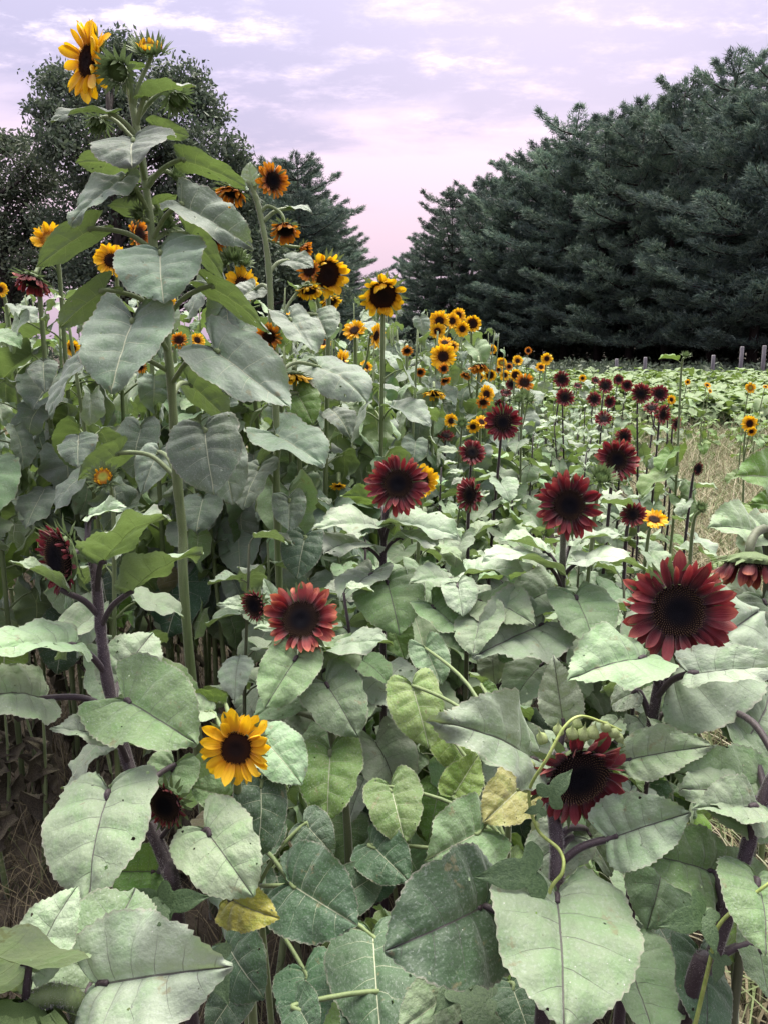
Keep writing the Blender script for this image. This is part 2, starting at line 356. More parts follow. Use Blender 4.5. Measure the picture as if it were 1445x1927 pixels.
for i in range(6):
    HB['heart'].append(blade_mesh('leaf_blade', 100+i, 'heart', fold=[.10, -.03, .16, .05, .2, -.08][i], curl=[.55, .9, .35, .7, .5, 1.0][i], wave=[.05, .035, .07, .05, .06, .04][i], twist=[0, .2, -.25, .1, -.1, .3][i], holes=[5, 7, 3, 9, 4, 6][i], chew=[1, 2, 0, 3, 2, 1][i], chord=True))
for i in range(5):
    HB['ovate'].append(blade_mesh('leaf_blade', 200+i, 'ovate', nt=44, fold=[.35, .2, .5, .28, .42][i], curl=[.5, .8, .3, .95, .6][i], wave=[.05, .06, .04, .07, .05][i], twist=[.2, -.3, 0, .3, -.1][i], holes=[2, 5, 3, 4, 1][i], lobe=0, chew=[0, 1, 2, 0, 1][i], chord=True))
    HB['broad'].append(blade_mesh('leaf_blade', 300+i, 'broad', nt=44, fold=[.22, .1, .3, .15, .05][i], curl=[.6, .9, .4, 1.1, .7][i], wave=[.06, .05, .07, .055, .07][i], twist=[-.2, .3, .1, -.3, 0][i], holes=[3, 6, 4, 8, 5][i], chew=[2, 0, 1, 3, 1][i], chord=True))
def filler_leaf(seed, kind, pitch, pet_len, pet_up, nt=26, ns=5, **k):
    # stem axis at the origin, the petiole rises outwards along +x, the blade hangs from its end
    V, F, UV, UV2 = blade(seed, kind, nt=nt, ns=ns, **k)
    end = Vector((pet_len*math.cos(pet_up), 0, pet_len*math.sin(pet_up)))
    a = pitch; c_, s_ = math.cos(a), math.sin(a)
    V = [Vector((end.x+v.x*c_-v.z*s_, v.y, end.z+v.x*s_+v.z*c_)) for v in V]
    pth = cat_rom([Vector((0, 0, -.02)), end*.55+Vector((0, 0, .05*pet_len)), end+Vector((.02*c_, 0, .02*s_-.006))], 4)
    pv, pf = tube(pth, .024, .016, 5, False); b = len(V)
    mi = [0]*len(F)+[1]*len(pf); F = F+[[q+b for q in f] for f in pf]
    uv = [q for f in UV for q in f]+[(0.5, .5)]*(4*len(pf)); uv2 = [q for f in UV2 for q in f]+[(1, 1)]*(4*len(pf))
    return mesh('leaf', V+pv, F, [M['leaf'], M['stem']], mi, uv, uv2)
FL = {'flat': [], 'hang': [], 'up': []}
for i in range(8):
    rr = random.Random(500+i)
    FL['flat'].append(filler_leaf(500+i, ['broad', 'heart', 'heart', 'ovate'][i % 4], rr.uniform(-.45, .12), rr.uniform(.3, .5), rr.uniform(.5, .9), fold=rr.uniform(.05, .38), curl=rr.uniform(.3, 1.0), wave=rr.uniform(.04, .09), twist=rr.uniform(-.35, .35), holes=rr.randint(0, 4), teeth=.02, chew=i % 3))
    FL['hang'].append(filler_leaf(600+i, ['heart', 'heart', 'broad'][i % 3], rr.uniform(-1.25, -.5), rr.uniform(.4, .65), rr.uniform(.35, .75), fold=rr.uniform(-.1, .2), curl=rr.uniform(.3, .9), wave=rr.uniform(.04, .08), twist=rr.uniform(-.4, .4), holes=rr.randint(0, 4), teeth=.02, chew=i % 2))
for i in range(4):
    rr = random.Random(700+i)
    FL['up'].append(filler_leaf(700+i, 'ovate', rr.uniform(.0, .6), rr.uniform(.2, .35), rr.uniform(.7, 1.1), fold=rr.uniform(.3, .55), curl=rr.uniform(.4, .9), wave=.05, twist=rr.uniform(-.3, .3), holes=1, teeth=.02, lobe=0, chew=0))
for i in range(4):   # limp, crumpled ones
    rr = random.Random(800+i)
    FL['hang'].append(filler_leaf(800+i, ['heart', 'broad'][i % 2], rr.uniform(-1.3, -.8), rr.uniform(.4, .6), rr.uniform(.3, .6), fold=rr.uniform(-.5, .7), curl=rr.uniform(1.2, 1.9), wave=rr.uniform(.10, .16), twist=rr.uniform(-1.0, 1.0), holes=4, teeth=.02, chew=4))
    FL['flat'].append(filler_leaf(820+i, ['heart', 'broad'][i % 2], rr.uniform(-.6, .1), rr.uniform(.3, .5), rr.uniform(.5, .8), fold=rr.uniform(-.25, .6), curl=rr.uniform(.9, 1.6), wave=rr.uniform(.09, .14), twist=rr.uniform(-.9, .9), holes=5, teeth=.02, chew=4))
# ------------------------------------------------------------------ flower heads
def petal_geo(seed, wid=.17, bend=.25, cup=.15, nu=9, nv=4, tipw=.0):
    r = random.Random(seed); V = []; F = []; UV = []
    tw = r.uniform(-.35, .35); sk = r.uniform(-.06, .06); k0 = r.uniform(.85, 1.15)
    for i in range(nu+1):
        x = i/nu; w = wid*k0*(1.6*(x+.06)**.5*(1-x**2.8)**.65)
        if i == nu: w = .004
        for j in range(nv+1):
            q = j/nv*2-1; y = w*q; z = cup*w*q*q*2.2+.016*math.cos(q*math.pi*2)*(1-x*.6)
            a = tw*x; y, z = y*math.cos(a)-z*math.sin(a), y*math.sin(a)+z*math.cos(a)
            th = bend*x
            X = (math.sin(th)/bend if abs(bend) > 1e-3 else x); Z = (1-math.cos(th))/bend if abs(bend) > 1e-3 else 0
            V.append(Vector((X-z*math.sin(th), y+sk*x*x, Z+z*math.cos(th)))); UV.append((x, j/nv))
    for i in range(nu):
        for j in range(nv):
            a = i*(nv+1)+j; F.append((a, a+nv+1, a+nv+2, a+1))
    return V, F, UV
PG = [petal_geo(i, [.155, .18, .135, .17, .15, .165][i], [.25, -.3, .55, .05, -.5, .8][i], [.2, .1, .3, -.15, .25, .4][i]) for i in range(6)]
def petal_mesh(k, m_):
    V, F, UV = PG[k]; return mesh('petal', V, F, [M[m_]], None, [UV[q] for f in F for q in f])
PM = {(k, m_): petal_mesh(k, m_) for k in range(6) for m_ in ('red', 'yel', 'org', 'cor')}
def disc_geo(n, h=.20, dimple=.10, spike=.07):
    V = []; F = []; UV = []; nr, na = 6, 28
    def zz(q): return h*(1-q**2.5)-dimple*math.exp(-(q/.33)**2)
    V.append(Vector((0, 0, zz(0)))); UV.append((0, 0))
    for i in range(1, nr+1):
        q = i/nr
        for j in range(na):
            a = j*2*math.pi/na; V.append(Vector((q*math.cos(a), q*math.sin(a), zz(q)-(.1 if i == nr else 0)))); UV.append((q, 0))
    for j in range(na): F.append((0, 1+j, 1+(j+1) % na))
    for i in range(nr-1):
        for j in range(na):
            a = 1+i*na+j; b = 1+i*na+(j+1) % na; F.append((a, a+na, b+na, b))
    r = random.Random(n)
    for k in range(n):
        q = math.sqrt((k+.5)/n)*1.0; a = k*2.399963; x, y = q*math.cos(a), q*math.sin(a); z = zz(q)
        s = 1.05/math.sqrt(n); hh = spike*(.45+1.0*(q > .5)*min(1, (q-.45)*3)+r.uniform(-.25, .25)); b = len(V)
        lean = Vector((x, y, 0))*(.35*q*hh/.07*.25)
        for c in range(4):
            th = a+c*math.pi/2; V.append(Vector((x+s*math.cos(th), y+s*math.sin(th), z-.015))); UV.append((q, .1))
        V.append(Vector((x, y, z+hh))+lean); UV.append((q, 1))
        for c in range(4): F.append((b+c, b+(c+1) % 4, b+4))
    return V, F, UV
DG = {'hi': disc_geo(520), 'lo': disc_geo(90, spike=.09)}
def disc_mesh(q, m_):
    V, F, UV = DG[q]; return mesh('disc', V, F, [M[m_]], None, [UV[i] for f in F for i in f], smooth=False)
DM = {(q, m_): disc_mesh(q, m_) for q in DG for m_ in ('disc_r', 'disc_y', 'disc_g', 'disc_b')}
def sepal_geo(seed):
    r = random.Random(seed); V = []; F = []; n = 6; k = r.uniform(.6, 1.3)
    for i in range(n+1):
        x = i/n; w = .20*(1-x)**.8*(.55+.9*x*(1-x)*2)+.004; z = -.18*k*x*x
        if x > .55: z += .35*(x-.55)*k
        for q in (-1, 0, 1): V.append(Vector((x, w*q, z+(.05*abs(q)*(1-x)))))
    for i in range(n):
        for j in range(2): a = i*3+j; F.append((a, a+3, a+4, a+1))
    return V, F
SG = [sepal_geo(i) for i in range(4)]
SM = [mesh('sepal', v, f, [M['sepal']]) for v, f in SG]
def recept_geo(): # green bowl behind the disc
    V = []; F = []; na = 18; prof = [(1.04, .02), (1.06, -.12), (.85, -.32), (.45, -.46), (.16, -.56)]
    for q, z in prof:
        for j in range(na): a = j*2*math.pi/na; V.append(Vector((q*math.cos(a), q*math.sin(a), z)))
    for i in range(len(prof)-1):
        for j in range(na): a = i*na+j; b = i*na+(j+1) % na; F.append((a, a+na, b+na, b))
    return V, F
RG = recept_geo(); RM = mesh('receptacle', *RG, [M['sepal']])
STY = { # petal material, disc, disc ratio, layers of (count, length, pitch range)
 'red':    ('red', 'disc_r', .44, [(25, 1.0, (-.2, .28)), (23, .90, (.0, .55))]),
 'coral':  ('cor', 'disc_r', .46, [(22, 1.0, (-.1, .25)), (18, .92, (.05, .5))]),
 'yel':    ('yel', 'disc_y', .41, [(20, 1.0, (-.1, .2)), (17, .95, (.1, .4))]),
 'pale':   ('yel', 'disc_g', .48, [(17, 1.0, (-.1, .2)), (15, .95, (.1, .4))]),
 'org':    ('org', 'disc_r', .44, [(17, 1.0, (-.1, .3)), (15, .95, (.2, .6))]),
 'oyel':   ('org', 'disc_y', .44, [(17, 1.0, (-.1, .3)), (15, .95, (.2, .6))]),
 'droop':  ('org', 'disc_r', .50, [(18, 1.0, (.5, 1.1)), (14, .95, (.8, 1.35))]),
 'ydroop': ('yel', 'disc_y', .56, [(18, .95, (.2, .8)), (14, .9, (.6, 1.25))]),
 'rdroop': ('red', 'disc_r', .52, [(18, 1.0, (.5, 1.1)), (14, .95, (.8, 1.3))]),
 'rnod':   ('red', 'disc_r', .56, [(23, 1.0, (-.1, .35)), (20, .95, (.2, .7))]),
 'rclose': ('red', 'disc_r', .72, [(24, .40, (.15, .6)), (22, .36, (.5, 1.0))]),
 'bud':    ('yel', 'disc_b', .55, []),
 'ybud':   ('yel', 'disc_g', .62, [(12, .8, (1.1, 1.5)), (9, .75, (1.25, 1.7))]),
}
def petals_of(style, r):
    pm, dm, rd, layers = STY[style]; res = []
    for li, (n, ln, pr) in enumerate(layers):
        a0 = r.uniform(0, 6.28); gap = r.random()
        for k in range(n):
            if r.random() < .05: continue
            crook = r.random() < .14
            a = a0+2*math.pi*(k+r.uniform(-.28, .28))/n; pt_ = r.uniform(*pr)
            L_ = (1-rd*.9)*ln*r.uniform(.86, 1.12); L_ = L_ if rd < .7 else ln*r.uniform(.85, 1.1)
            w = r.uniform(.85, 1.2)*(.62/(1-rd*.9)*.95 if rd < .6 else .9)
            w *= {'red': .98, 'cor': 1.06, 'yel': 1.36, 'org': 1.18}[pm]
            d = Vector((math.cos(a)*math.cos(pt_), math.sin(a)*math.cos(pt_), math.sin(pt_)))
            up = Vector((-math.cos(a)*math.sin(pt_), -math.sin(a)*math.sin(pt_), math.cos(pt_)))
            up = up+Vector((-math.sin(a), math.cos(a), 0))*r.uniform(-.35, .35)
            if crook: up = up+Vector((-math.sin(a), math.cos(a), 0))*r.choice((-1, 1))*1.1; L_ *= .88
            o = Vector((math.cos(a), math.sin(a), 0))*rd*.90+Vector((0, 0, -.02+.03*li))
            res.append((r.randrange(6), frame(o, d, up, L_, L_*w, L_)))
    return res
def sepals_of(style, r):
    rd = STY[style][2]; res = []; bud = style in ('bud', 'ybud', 'rclose')
    for li in range(3 if bud else 2):
        n = 15 if bud else 11
        for k in range(n):
            a = 2*math.pi*(k+.5*li+r.uniform(-.2, .2))/n
            pt_ = r.uniform(.1, .5) if not bud else r.uniform(1.15, 1.75)-.55*li if style == 'bud' else r.uniform(.5, 1.35)-.3*li if style == 'ybud' else r.uniform(.3, .9)-.35*li
            d = Vector((math.cos(a)*math.cos(pt_), math.sin(a)*math.cos(pt_), math.sin(pt_)))
            up = Vector((-math.cos(a)*math.sin(pt_), -math.sin(a)*math.sin(pt_), math.cos(pt_)))
            if bud: up = -up
            o = Vector((math.cos(a), math.sin(a), 0))*rd*1.0+Vector((0, 0, -.08*(li+1)))
            L_ = r.uniform(.42, .62)*(1.9 if style == 'bud' else 1.5 if style == 'ybud' else 1)
            res.append((r.randrange(4), frame(o, d, up, L_, L_, L_)))
    return res
HLIB = {}
def head_mesh(style, var):
    if (style, var) in HLIB: return HLIB[(style, var)]
    r = random.Random(hash((len(style), ord(style[0]), ord(style[-1]), var))); pm, dm, rd, _ = STY[style]
    V = []; F = []; mi = []; UV = []
    def add(v, f, uv, m_, mx):
        b = len(V); V.extend([mx @ q for q in v]); F.extend([[i+b for i in q] for q in f]); mi.extend([m_]*len(f))
        for q in f: UV.extend([uv[i] if uv else (.5, .5) for i in q])
    for n_, (k, mx) in enumerate(petals_of(style, r)): 
        v, f, uv = PG[k]; add(v, f, [(a, b+n_) for a, b in uv], 0, mx)
    add(*DG['lo'], 1, Matrix.Diagonal((rd, rd, rd, 1)))
    add(*RG, None, 2, Matrix.Diagonal((rd, rd, rd, 1)))
    for k, mx in sepals_of(style, r): add(*SG[k], None, 2, mx)
    HLIB[(style, var)] = mesh('flower_head', V, F, [M[pm], M[dm], M['sepal']], mi, UV); return HLIB[(style, var)]
TIPS = {'dark': [(.14, .012, .022)], 'red': [(.34, .06, .05), (.24, .026, .028), (.42, .11, .075)], 'coral': [(.62, .20, .10), (.55, .16, .08)], 'cor': [(.62, .20, .10), (.55, .16, .08)], 'yel': [(.90, .60, .012), (.87, .54, .009)], 'org': [(.68, .30, .01), (.62, .22, .012), (.80, .42, .012)]}
HEADS = []; AUTO = []
def add_head(plant, pos, facing, Rm, style='red', hero=False, tip=None, seed=None, name='flower_head'):
    r = random.Random(seed if seed is not None else R.random()); pm, dm, rd, _ = STY[style]
    facing = Vector(facing).normalized(); z = facing; x = Vector((0, 0, 1)).cross(z)
    x = x.normalized() if x.length > .05 else Vector((1, 0, 0)); y = z.cross(x)
    mx = Matrix((x, y, z)).transposed().to_4x4() @ Matrix.Rotation(r.uniform(0, 6.28), 4, 'Z') @ Matrix.Diagonal((Rm, Rm, Rm, 1)); mx.translation = Vector(pos)-plant.location
    tips = TIPS[tip or pm]; HEADS.append((Vector(pos), Rm))
    if not hero:
        o = ob(name, head_mesh(style, r.randrange(4)), plant, mx, (*r.choice(tips), 1)); return o
    hd = ob(name, RM, plant, mx @ Matrix.Diagonal((rd, rd, rd, 1)))
    iv = Matrix.Diagonal((1/rd, 1/rd, 1/rd, 1))
    ob('disc', DM[('hi', dm)], hd, iv @ Matrix.Diagonal((rd, rd, rd, 1)))
    for k, m_ in petals_of(style, r):
        c = r.choice(tips); f = r.uniform(.8, 1.15)
        ob('petal', PM[(k, pm)], hd, iv @ m_, (c[0]*f, c[1]*f, c[2]*f, 1))
    for k, m_ in sepals_of(style, r): ob('sepal', SM[k], hd, iv @ m_)
    return hd
# ------------------------------------------------------------------ plants
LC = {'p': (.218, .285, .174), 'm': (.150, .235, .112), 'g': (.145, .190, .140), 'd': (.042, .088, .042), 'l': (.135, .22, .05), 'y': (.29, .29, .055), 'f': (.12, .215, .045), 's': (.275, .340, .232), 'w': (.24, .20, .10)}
F_ = (0, -.8, .6); T_ = (0, -.30, .95); U_ = (0, .80, .55); FL_ = (-.45, -.7, .55); FR_ = (.45, -.7, .55); S_ = (0, -.12, 1)
def plant(label, group, root, name='sunflower_plant', cat='sunflower'):
    e = bpy.data.objects.new(name, None); COL.objects.link(e); e.location = root; e.empty_display_size = .05
    tag(e, label, cat, group); return e
def rel(p, e): return p-e.location
def stem(e, pts, r0, r1, purple, hairs=0, name='stem', n=6, ns=8):
    path = cat_rom(pts, n); kn = [random.Random(len(pts)*3+i).uniform(.9, 1.12) for i in range(60)]
    def rf(k): return (r0+(r1-r0)*k)*kn[int(k*40)]
    v, f = tube([p-e.location for p in path], r0, r1, ns, rfun=rf)
    o = ob(name, mesh('stem', v, f, [M['stem']]), e, None, (1, 1, 1, purple))
    if hairs:
        r = random.Random(len(path)); V = []; F = []
        for _ in range(hairs):
            k = r.random()*(len(path)-1.001); i = int(k); p = path[i].lerp(path[i+1], k-i); t = (path[i+1]-path[i]).normalized()
            a = t.orthogonal().normalized(); b = t.cross(a); th = r.uniform(0, 6.28); dr = a*math.cos(th)+b*math.sin(th)
            rr = r0+(r1-r0)*k/(len(path)-1); w = t*.0002; q = p+dr*rr*.95-e.location; L_ = r.uniform(.0016, .0034)
            b0 = len(V); V += [q-w, q+w, q+dr*L_+t*r.uniform(-.001, .0015)]; F.append((b0, b0+1, b0+2))
        h = ob('stem_hairs', mesh('stem_hairs', V, F, [M['hair']], smooth=False), o); h['kind'] = 'stuff'
    return path
def hleaf(e, path, bx, by, tx, ty, d0, d1, nrm=F_, ar=.95, c='p', purple=1., kind='heart', var=None, pet=.09, rp=.0042, att=None):
    b = P(bx, by, d0); t = P(tx, ty, d1); x = t-b; L_ = x.length
    lib = HB[kind]; var = R.randrange(len(lib)) if var is None else var % len(lib)
    nat = {'heart': 1.09, 'ovate': .72, 'broad': .92}[kind]; w = ar*L_/nat
    f = R.uniform(.88, 1.12); cc = LC[c]
    mx_ = frame(rel(b, e), x, nrm, L_, w, (L_+w)/2); o = ob('leaf', lib[var], e, mx_, (cc[0]*f, cc[1]*f, cc[2]*f, purple))
    if path:
        a = P(*att) if att else min(path, key=lambda p: (p-b-Vector((0, 0, -.05))).length)
        dr = (b-a); 
        if dr.length > .012:
            m1 = a+dr*.45+Vector((0, 0, .12*dr.length)); b2 = b+x.normalized()*.012
            v, fc = tube([p-e.location for p in cat_rom([a, m1, b, b2], 5)], rp*1.25, rp, 6)
            pm = mesh('petiole', v, fc, [M['stem']]); p_ = ob('petiole', pm, o, None, (1, 1, 1, purple))
            p_.matrix_parent_inverse = mx_.inverted()
    return o
def auto_leaves(e, path, z0, z1, n, size, mode, cols, purple, r, top=.55):
    zs = [p.z for p in path]; lo, hi = z0, min(z1, zs[-1]-.01); a = r.uniform(0, 6.28)
    for i in range(n):
        k = (i+r.uniform(.2, .8))/n; z = lo+(hi-lo)*k
        p = min(path, key=lambda q: abs(q.z-z)); a += 2.4+r.uniform(-.4, .4)
        s = size*(1-(1-top)*k**2.0)*r.uniform(.78, 1.15)
        md = mode if not (mode == 'flat' and k > .86) else 'up'
        if mode == 'hang' and k > .62 and r.random() < .55: md = 'flat'
        me = r.choice(FL[md]); cc = LC[r.choice(cols)]; f = r.uniform(.85, 1.12)
        if k < .3 and r.random() < .35: cc = LC[r.choice('lfdlfw')]
        m = Matrix.Translation(p-e.location) @ Matrix.Rotation(a, 4, 'Z') @ Matrix.Rotation(r.uniform(-.22, .22), 4, 'X') @ Matrix.Rotation(r.uniform(-.18, .18), 4, 'Y') @ Matrix.Diagonal((s, s*r.uniform(.85, 1.1), s, 1))
        AUTO.append((ob('leaf', me, e, m, (cc[0]*f, cc[1]*f, cc[2]*f, purple)), e, m))
# ------------------------------------------------------------------ ground
def sheet(name, m_, x0, x1, y0, y1, z, nx=40, ny=40, amp=.0):
    V = []; F = []
    for j in range(ny+1):
        for i in range(nx+1):
            x = x0+(x1-x0)*i/nx; y = y0+(y1-y0)*j/ny
            V.append((x, y, z+amp*mnoise.noise(Vector((x*.9, y*.9, 0)))))
    for j in range(ny):
        for i in range(nx): a = j*(nx+1)+i; F.append((a, a+1, a+nx+2, a+nx+1))
    return ob(name, mesh(name, V, F, [M[m_]]))
tag(sheet('ground', 'soil', -300, 300, -60, 500, 0, 120, 120), kind='structure')
def Rb(y): return .80+.27*(y-1)      # edge of the dark red rows towards the weedy path
def Lb(y): return -.34+.27*(y-2)     # edge between the tall stand and the dark red rows
def blades(name, label, m_, n, place, lmin, lmax, wid, seed, cat, flat=.5):
    r = random.Random(seed); V = []; F = []
    for _ in range(n):
        q = place(r)
        if q is None: continue
        x, y = q; a = r.uniform(0, 6.28); L_ = r.uniform(lmin, lmax); ln = r.uniform(.2, 1.4)*flat*2
        d = Vector((math.cos(a), math.sin(a), 0)); s = Vector((-d.y, d.x, 0))*wid*r.uniform(.6, 1.4); p = Vector((x, y, r.uniform(0, .05))); b = len(V); v = Vector((r.gauss(0, .5)*flat, r.gauss(0, .5)*flat, 1)).normalized()
        for k in range(4):
            t = k/3; V += [p+s*(1-t*.85), p-s*(1-t*.85)]
            v = (v+d*ln*.45+Vector((r.uniform(-.15, .15), r.uniform(-.15, .15), -.10*t))).normalized(); p = p+v*L_/3
        for k in range(3): F.append((b+2*k, b+2*k+1, b+2*k+3, b+2*k+2))
    o = ob(name, mesh(name, V, F, [M[m_]], smooth=False)); tag(o, label, cat, kind='stuff'); return o
def pl_path(r):
    y = 1.2+12.5*r.random()**.8; x = r.uniform(Rb(y)-.08, max(Rb(y)+.6, .62*y+1.2)); return x, y
blades('dry_weeds', 'tangled straw coloured weeds and dry stalks on the path beside the red sunflowers', 'dry', 42000, pl_path, .16, .58, .0048, 1, 'weeds', .95)
def pl_near(r):
    y = .8+5*r.random()**1.2; x = r.uniform(-1.2-.7*y, Rb(y)); return x, y
blades('withered_grass', 'dark brown withered grass lying on the soil under the sunflower rows', 'dryd', 26000, pl_near, .06, .26, .0022, 2, 'grass')
# ------------------------------------------------------------------ the plants close to the camera, read leaf by leaf
def G0(p, dx=0, dy=0): return Vector((p.x+dx, p.y+dy, -.01))
CAMF = Vector((0, -.93, .22))
def heads_stem(e, pts, r0, r1, purple, hairs): return stem(e, pts, r0, r1, purple, hairs)
# A: open red head
hp = P(1275, 1150, 1.08)
pts = [G0(P(1195, 1560, 1.15), 0, .03), P(1200, 1560, 1.13), P(1222, 1390, 1.11), P(1243, 1250, 1.105), hp+Vector((-.008, .028, -.028)), hp+Vector((.0, .012, 0))]
e = plant('crimson sunflower with wide open petals on a hairy purple stem above pale leaves', None, pts[0])
pa = stem(e, pts, .0088, .0062, 1, 5000)
add_head(e, hp, (-.02, -.97, .22), .082, 'red', True, 'red', 11)
for a in [(1212, 1238, 1066, 1284, 1.05, .98, (-.2, -.45, .9), .75, 'p', 1, 'broad', 0), (1296, 1268, 1478, 1258, 1.04, 1.0, (.1, -.45, .9), .62, 's', 1, 'broad', 2),
          (1243, 1345, 1338, 1318, 1.13, 1.16, (.2, -.6, .8), .95, 's', 1, 'heart', 3), (1200, 1300, 1150, 1330, 1.12, 1.16, (-.2, -.6, .8), .9, 's', 1, 'broad', 1),
          (1262, 1262, 1425, 1150, 1.12, 1.22, (.2, -.75, .6), .95, 'p', 1, 'heart', 0), (1250, 1370, 1325, 1490, 1.10, 1.02, FR_, .8, 'p', 1, 'broad', 3)]:
    hleaf(e, pa, *a)
# B: nodding red head wrapped by the vine, big heart shaped leaf below
hp = P(1088, 1462, 1.0)
pts = [G0(P(1015, 1900, .90), 0, .05), P(1022, 1890, .92), P(1044, 1690, .965), P(1046, 1580, 1.0), P(1035, 1480, 1.045), P(1052, 1420, 1.06), hp+Vector((-.012, .03, .012)), hp+Vector((-.004, .01, .0))]
e = plant('nodding dark maroon sunflower with a vine of green buds across its face', None, pts[0])
pb_ = stem(e, pts, .0100, .0078, 1, 6000)
add_head(e, hp, (.16, -.95, -.10), .070, 'rnod', True, 'red', 23)
for a in [(1047, 1684, 1058, 1945, .945, .80, (.0, -.82, .57), 1.06, 'p', 1, 'heart', 0), (912, 1705, 722, 1790, .95, .86, (-.15, -.82, .55), .98, 'd', 1, 'heart', 3),
          (1008, 1432, 800, 1360, 1.02, .93, (-.1, -.50, .85), .60, 'p', 1, 'ovate', 1), (1012, 1462, 862, 1402, 1.04, 1.0, (-.1, -.35, .95), .62, 's', 1, 'ovate', 4),
          (1060, 1368, 1040, 1232, 1.07, 1.10, (-.15, -1, .12), .62, 'p', 1, 'ovate', 2), (1172, 1432, 1346, 1406, 1.02, .98, (.05, -.55, .83), .60, 'p', 1, 'ovate', 0),
          (1146, 1578, 1300, 1530, .985, .95, (.1, -.62, .78), .85, 's', 1, 'broad', 2), (1075, 1575, 985, 1640, 1.04, 1.04, FL_, .95, 'p', 1, 'heart', 1),
          (1100, 1560, 1150, 1650, 1.06, 1.04, FR_, .9, 'm', 1, 'heart', 4), (1150, 1455, 1210, 1500, 1.05, 1.0, U_, .7, 'f', 1, 'ovate', 3)]:
    hleaf(e, pb_, *a)
# C: leaning plant cut by the frame
pts = [G0(P(1255, 1960, .95), -.02, .08), P(1290, 1900, .93), P(1335, 1815, .93), P(1390, 1650, .95), P(1425, 1530, .97), P(1475, 1420, .98)]
e = plant('leaning purple sunflower stalk with cupped pale leaves and no flower in view', None, pts[0])
pc = stem(e, pts, .0100, .0075, 1, 4000)
for a in [(1432, 1500, 1268, 1455, 1.0, .98, (-.1, -.7, .7), .9, 'm', 1, 'heart', 4), (1422, 1518, 1300, 1524, .95, .92, (0, -.45, .9), .66, 'p', 1, 'ovate', 2), (1425, 1505, 1275, 1490, .98, .95, (0, -.4, .9), .9, 'p', 1, 'broad', 4),
          (1342, 1642, 1200, 1605, .98, .95, (-.1, -.7, .7), .8, 'm', 1, 'broad', 1), (1412, 1652, 1343, 1595, 1.0, 1.02, (-.2, -.8, .5), .9, 'm', 1, 'heart', 2),
          (1422, 1655, 1438, 1800, .90, .82, F_, .95, 'm', 1, 'heart', 1), (1312, 1792, 1322, 1950, .96, .9, FR_, .95, 'd', 1, 'heart', 5), (1175, 1800, 1232, 1965, 1.02, .9, (.1, -.75, .6), 1.0, 'm', 1, 'heart', 4),
          (1425, 1775, 1445, 1885, .95, .9, F_, .95, 'm', 1, 'heart', 2), (1250, 1600, 1215, 1750, 1.12, 1.05, F_, .95, 'm', 1, 'heart', 3), (1395, 1405, 1440, 1290, 1.1, 1.2, (.3, -.7, .6), .9, 'm', 1, 'broad', 3), (1355, 1330, 1448, 1470, 1.15, 1.05, FR_, .8, 'm', 1, 'heart', 2)]:
    hleaf(e, pc, *a)
# H: leaning plant with the dark half closed head
hp = P(112, 1052, 1.20)
pts = [G0(P(348, 1800, 1.02), .02, .08), P(338, 1745, 1.05), P(318, 1640, 1.08), P(285, 1555, 1.11), P(243, 1440, 1.15), P(205, 1290, 1.19), P(190, 1180, 1.21), P(178, 1065, 1.225), P(160, 1040, 1.225), hp+Vector((.012, .018, 0))]
e = plant('half closed blackish maroon sunflower turned sideways on a leaning hairy purple stem', None, pts[0])
ph_ = stem(e, pts, .0105, .0072, 1, 7000)
add_head(e, hp, (-.66, -.75, .04), .056, 'rclose', True, 'dark', 31)
hp2 = P(313, 1514, 1.08)
stem(e, [ph_[16], P(330, 1540, 1.10), hp2+Vector((.012, .012, -.004)), hp2+Vector((.004, .004, 0))], .004, .0035, 1, 0, 'side_stem')
add_head(e, hp2, (-.35, -.92, .05), .034, 'rclose', True, 'red', 33, 'side_flower_head')
for a in [(190, 1062, 322, 978, 1.19, 1.10, (-.35, .50, .80), .55, 'p', 1, 'ovate', 3), (240, 1118, 384, 1044, 1.18, 1.12, (-.30, .35, .88), .55, 'p', 1, 'ovate', 1), (128, 1116, 16, 1058, 1.18, 1.14, (.25, .3, .9), .6, 'p', 1, 'ovate', 4),
          (140, 1214, -40, 1240, 1.16, 1.05, (-.1, -.5, .85), .80, 'p', 1, 'broad', 1), (82, 1314, -55, 1322, 1.14, 1.06, (-.1, -.62, .78), 1.0, 'p', 1, 'broad', 3),
          (238, 1318, 372, 1402, 1.13, 1.05, (.1, -.68, .72), .92, 'm', 1, 'heart', 4), (222, 1288, 290, 1192, 1.24, 1.32, (.1, -.75, .65), .85, 's', 1, 'broad', 1),
          (216, 1386, 93, 1372, 1.13, 1.10, (-.1, -.5, .86), .60, 's', 1, 'ovate', 0), (206, 1490, 168, 1708, 1.03, .93, (-.08, -.80, .6), .98, 'p', 1, 'heart', 1), (388, 1562, 478, 1688, 1.06, 1.0, (.2, -.75, .62), .95, 'p', 1, 'heart', 3),
          (300, 1640, 190, 1640, 1.16, 1.14, F_, .9, 'f', 1, 'broad', 2), (170, 975, 245, 958, 1.26, 1.22, (0, -.4, .9), .55, 's', 1, 'ovate', 0), (330, 1440, 288, 1545, 1.2, 1.15, F_, .95, 'm', 1, 'heart', 0)]:
    hleaf(e, ph_, *a)
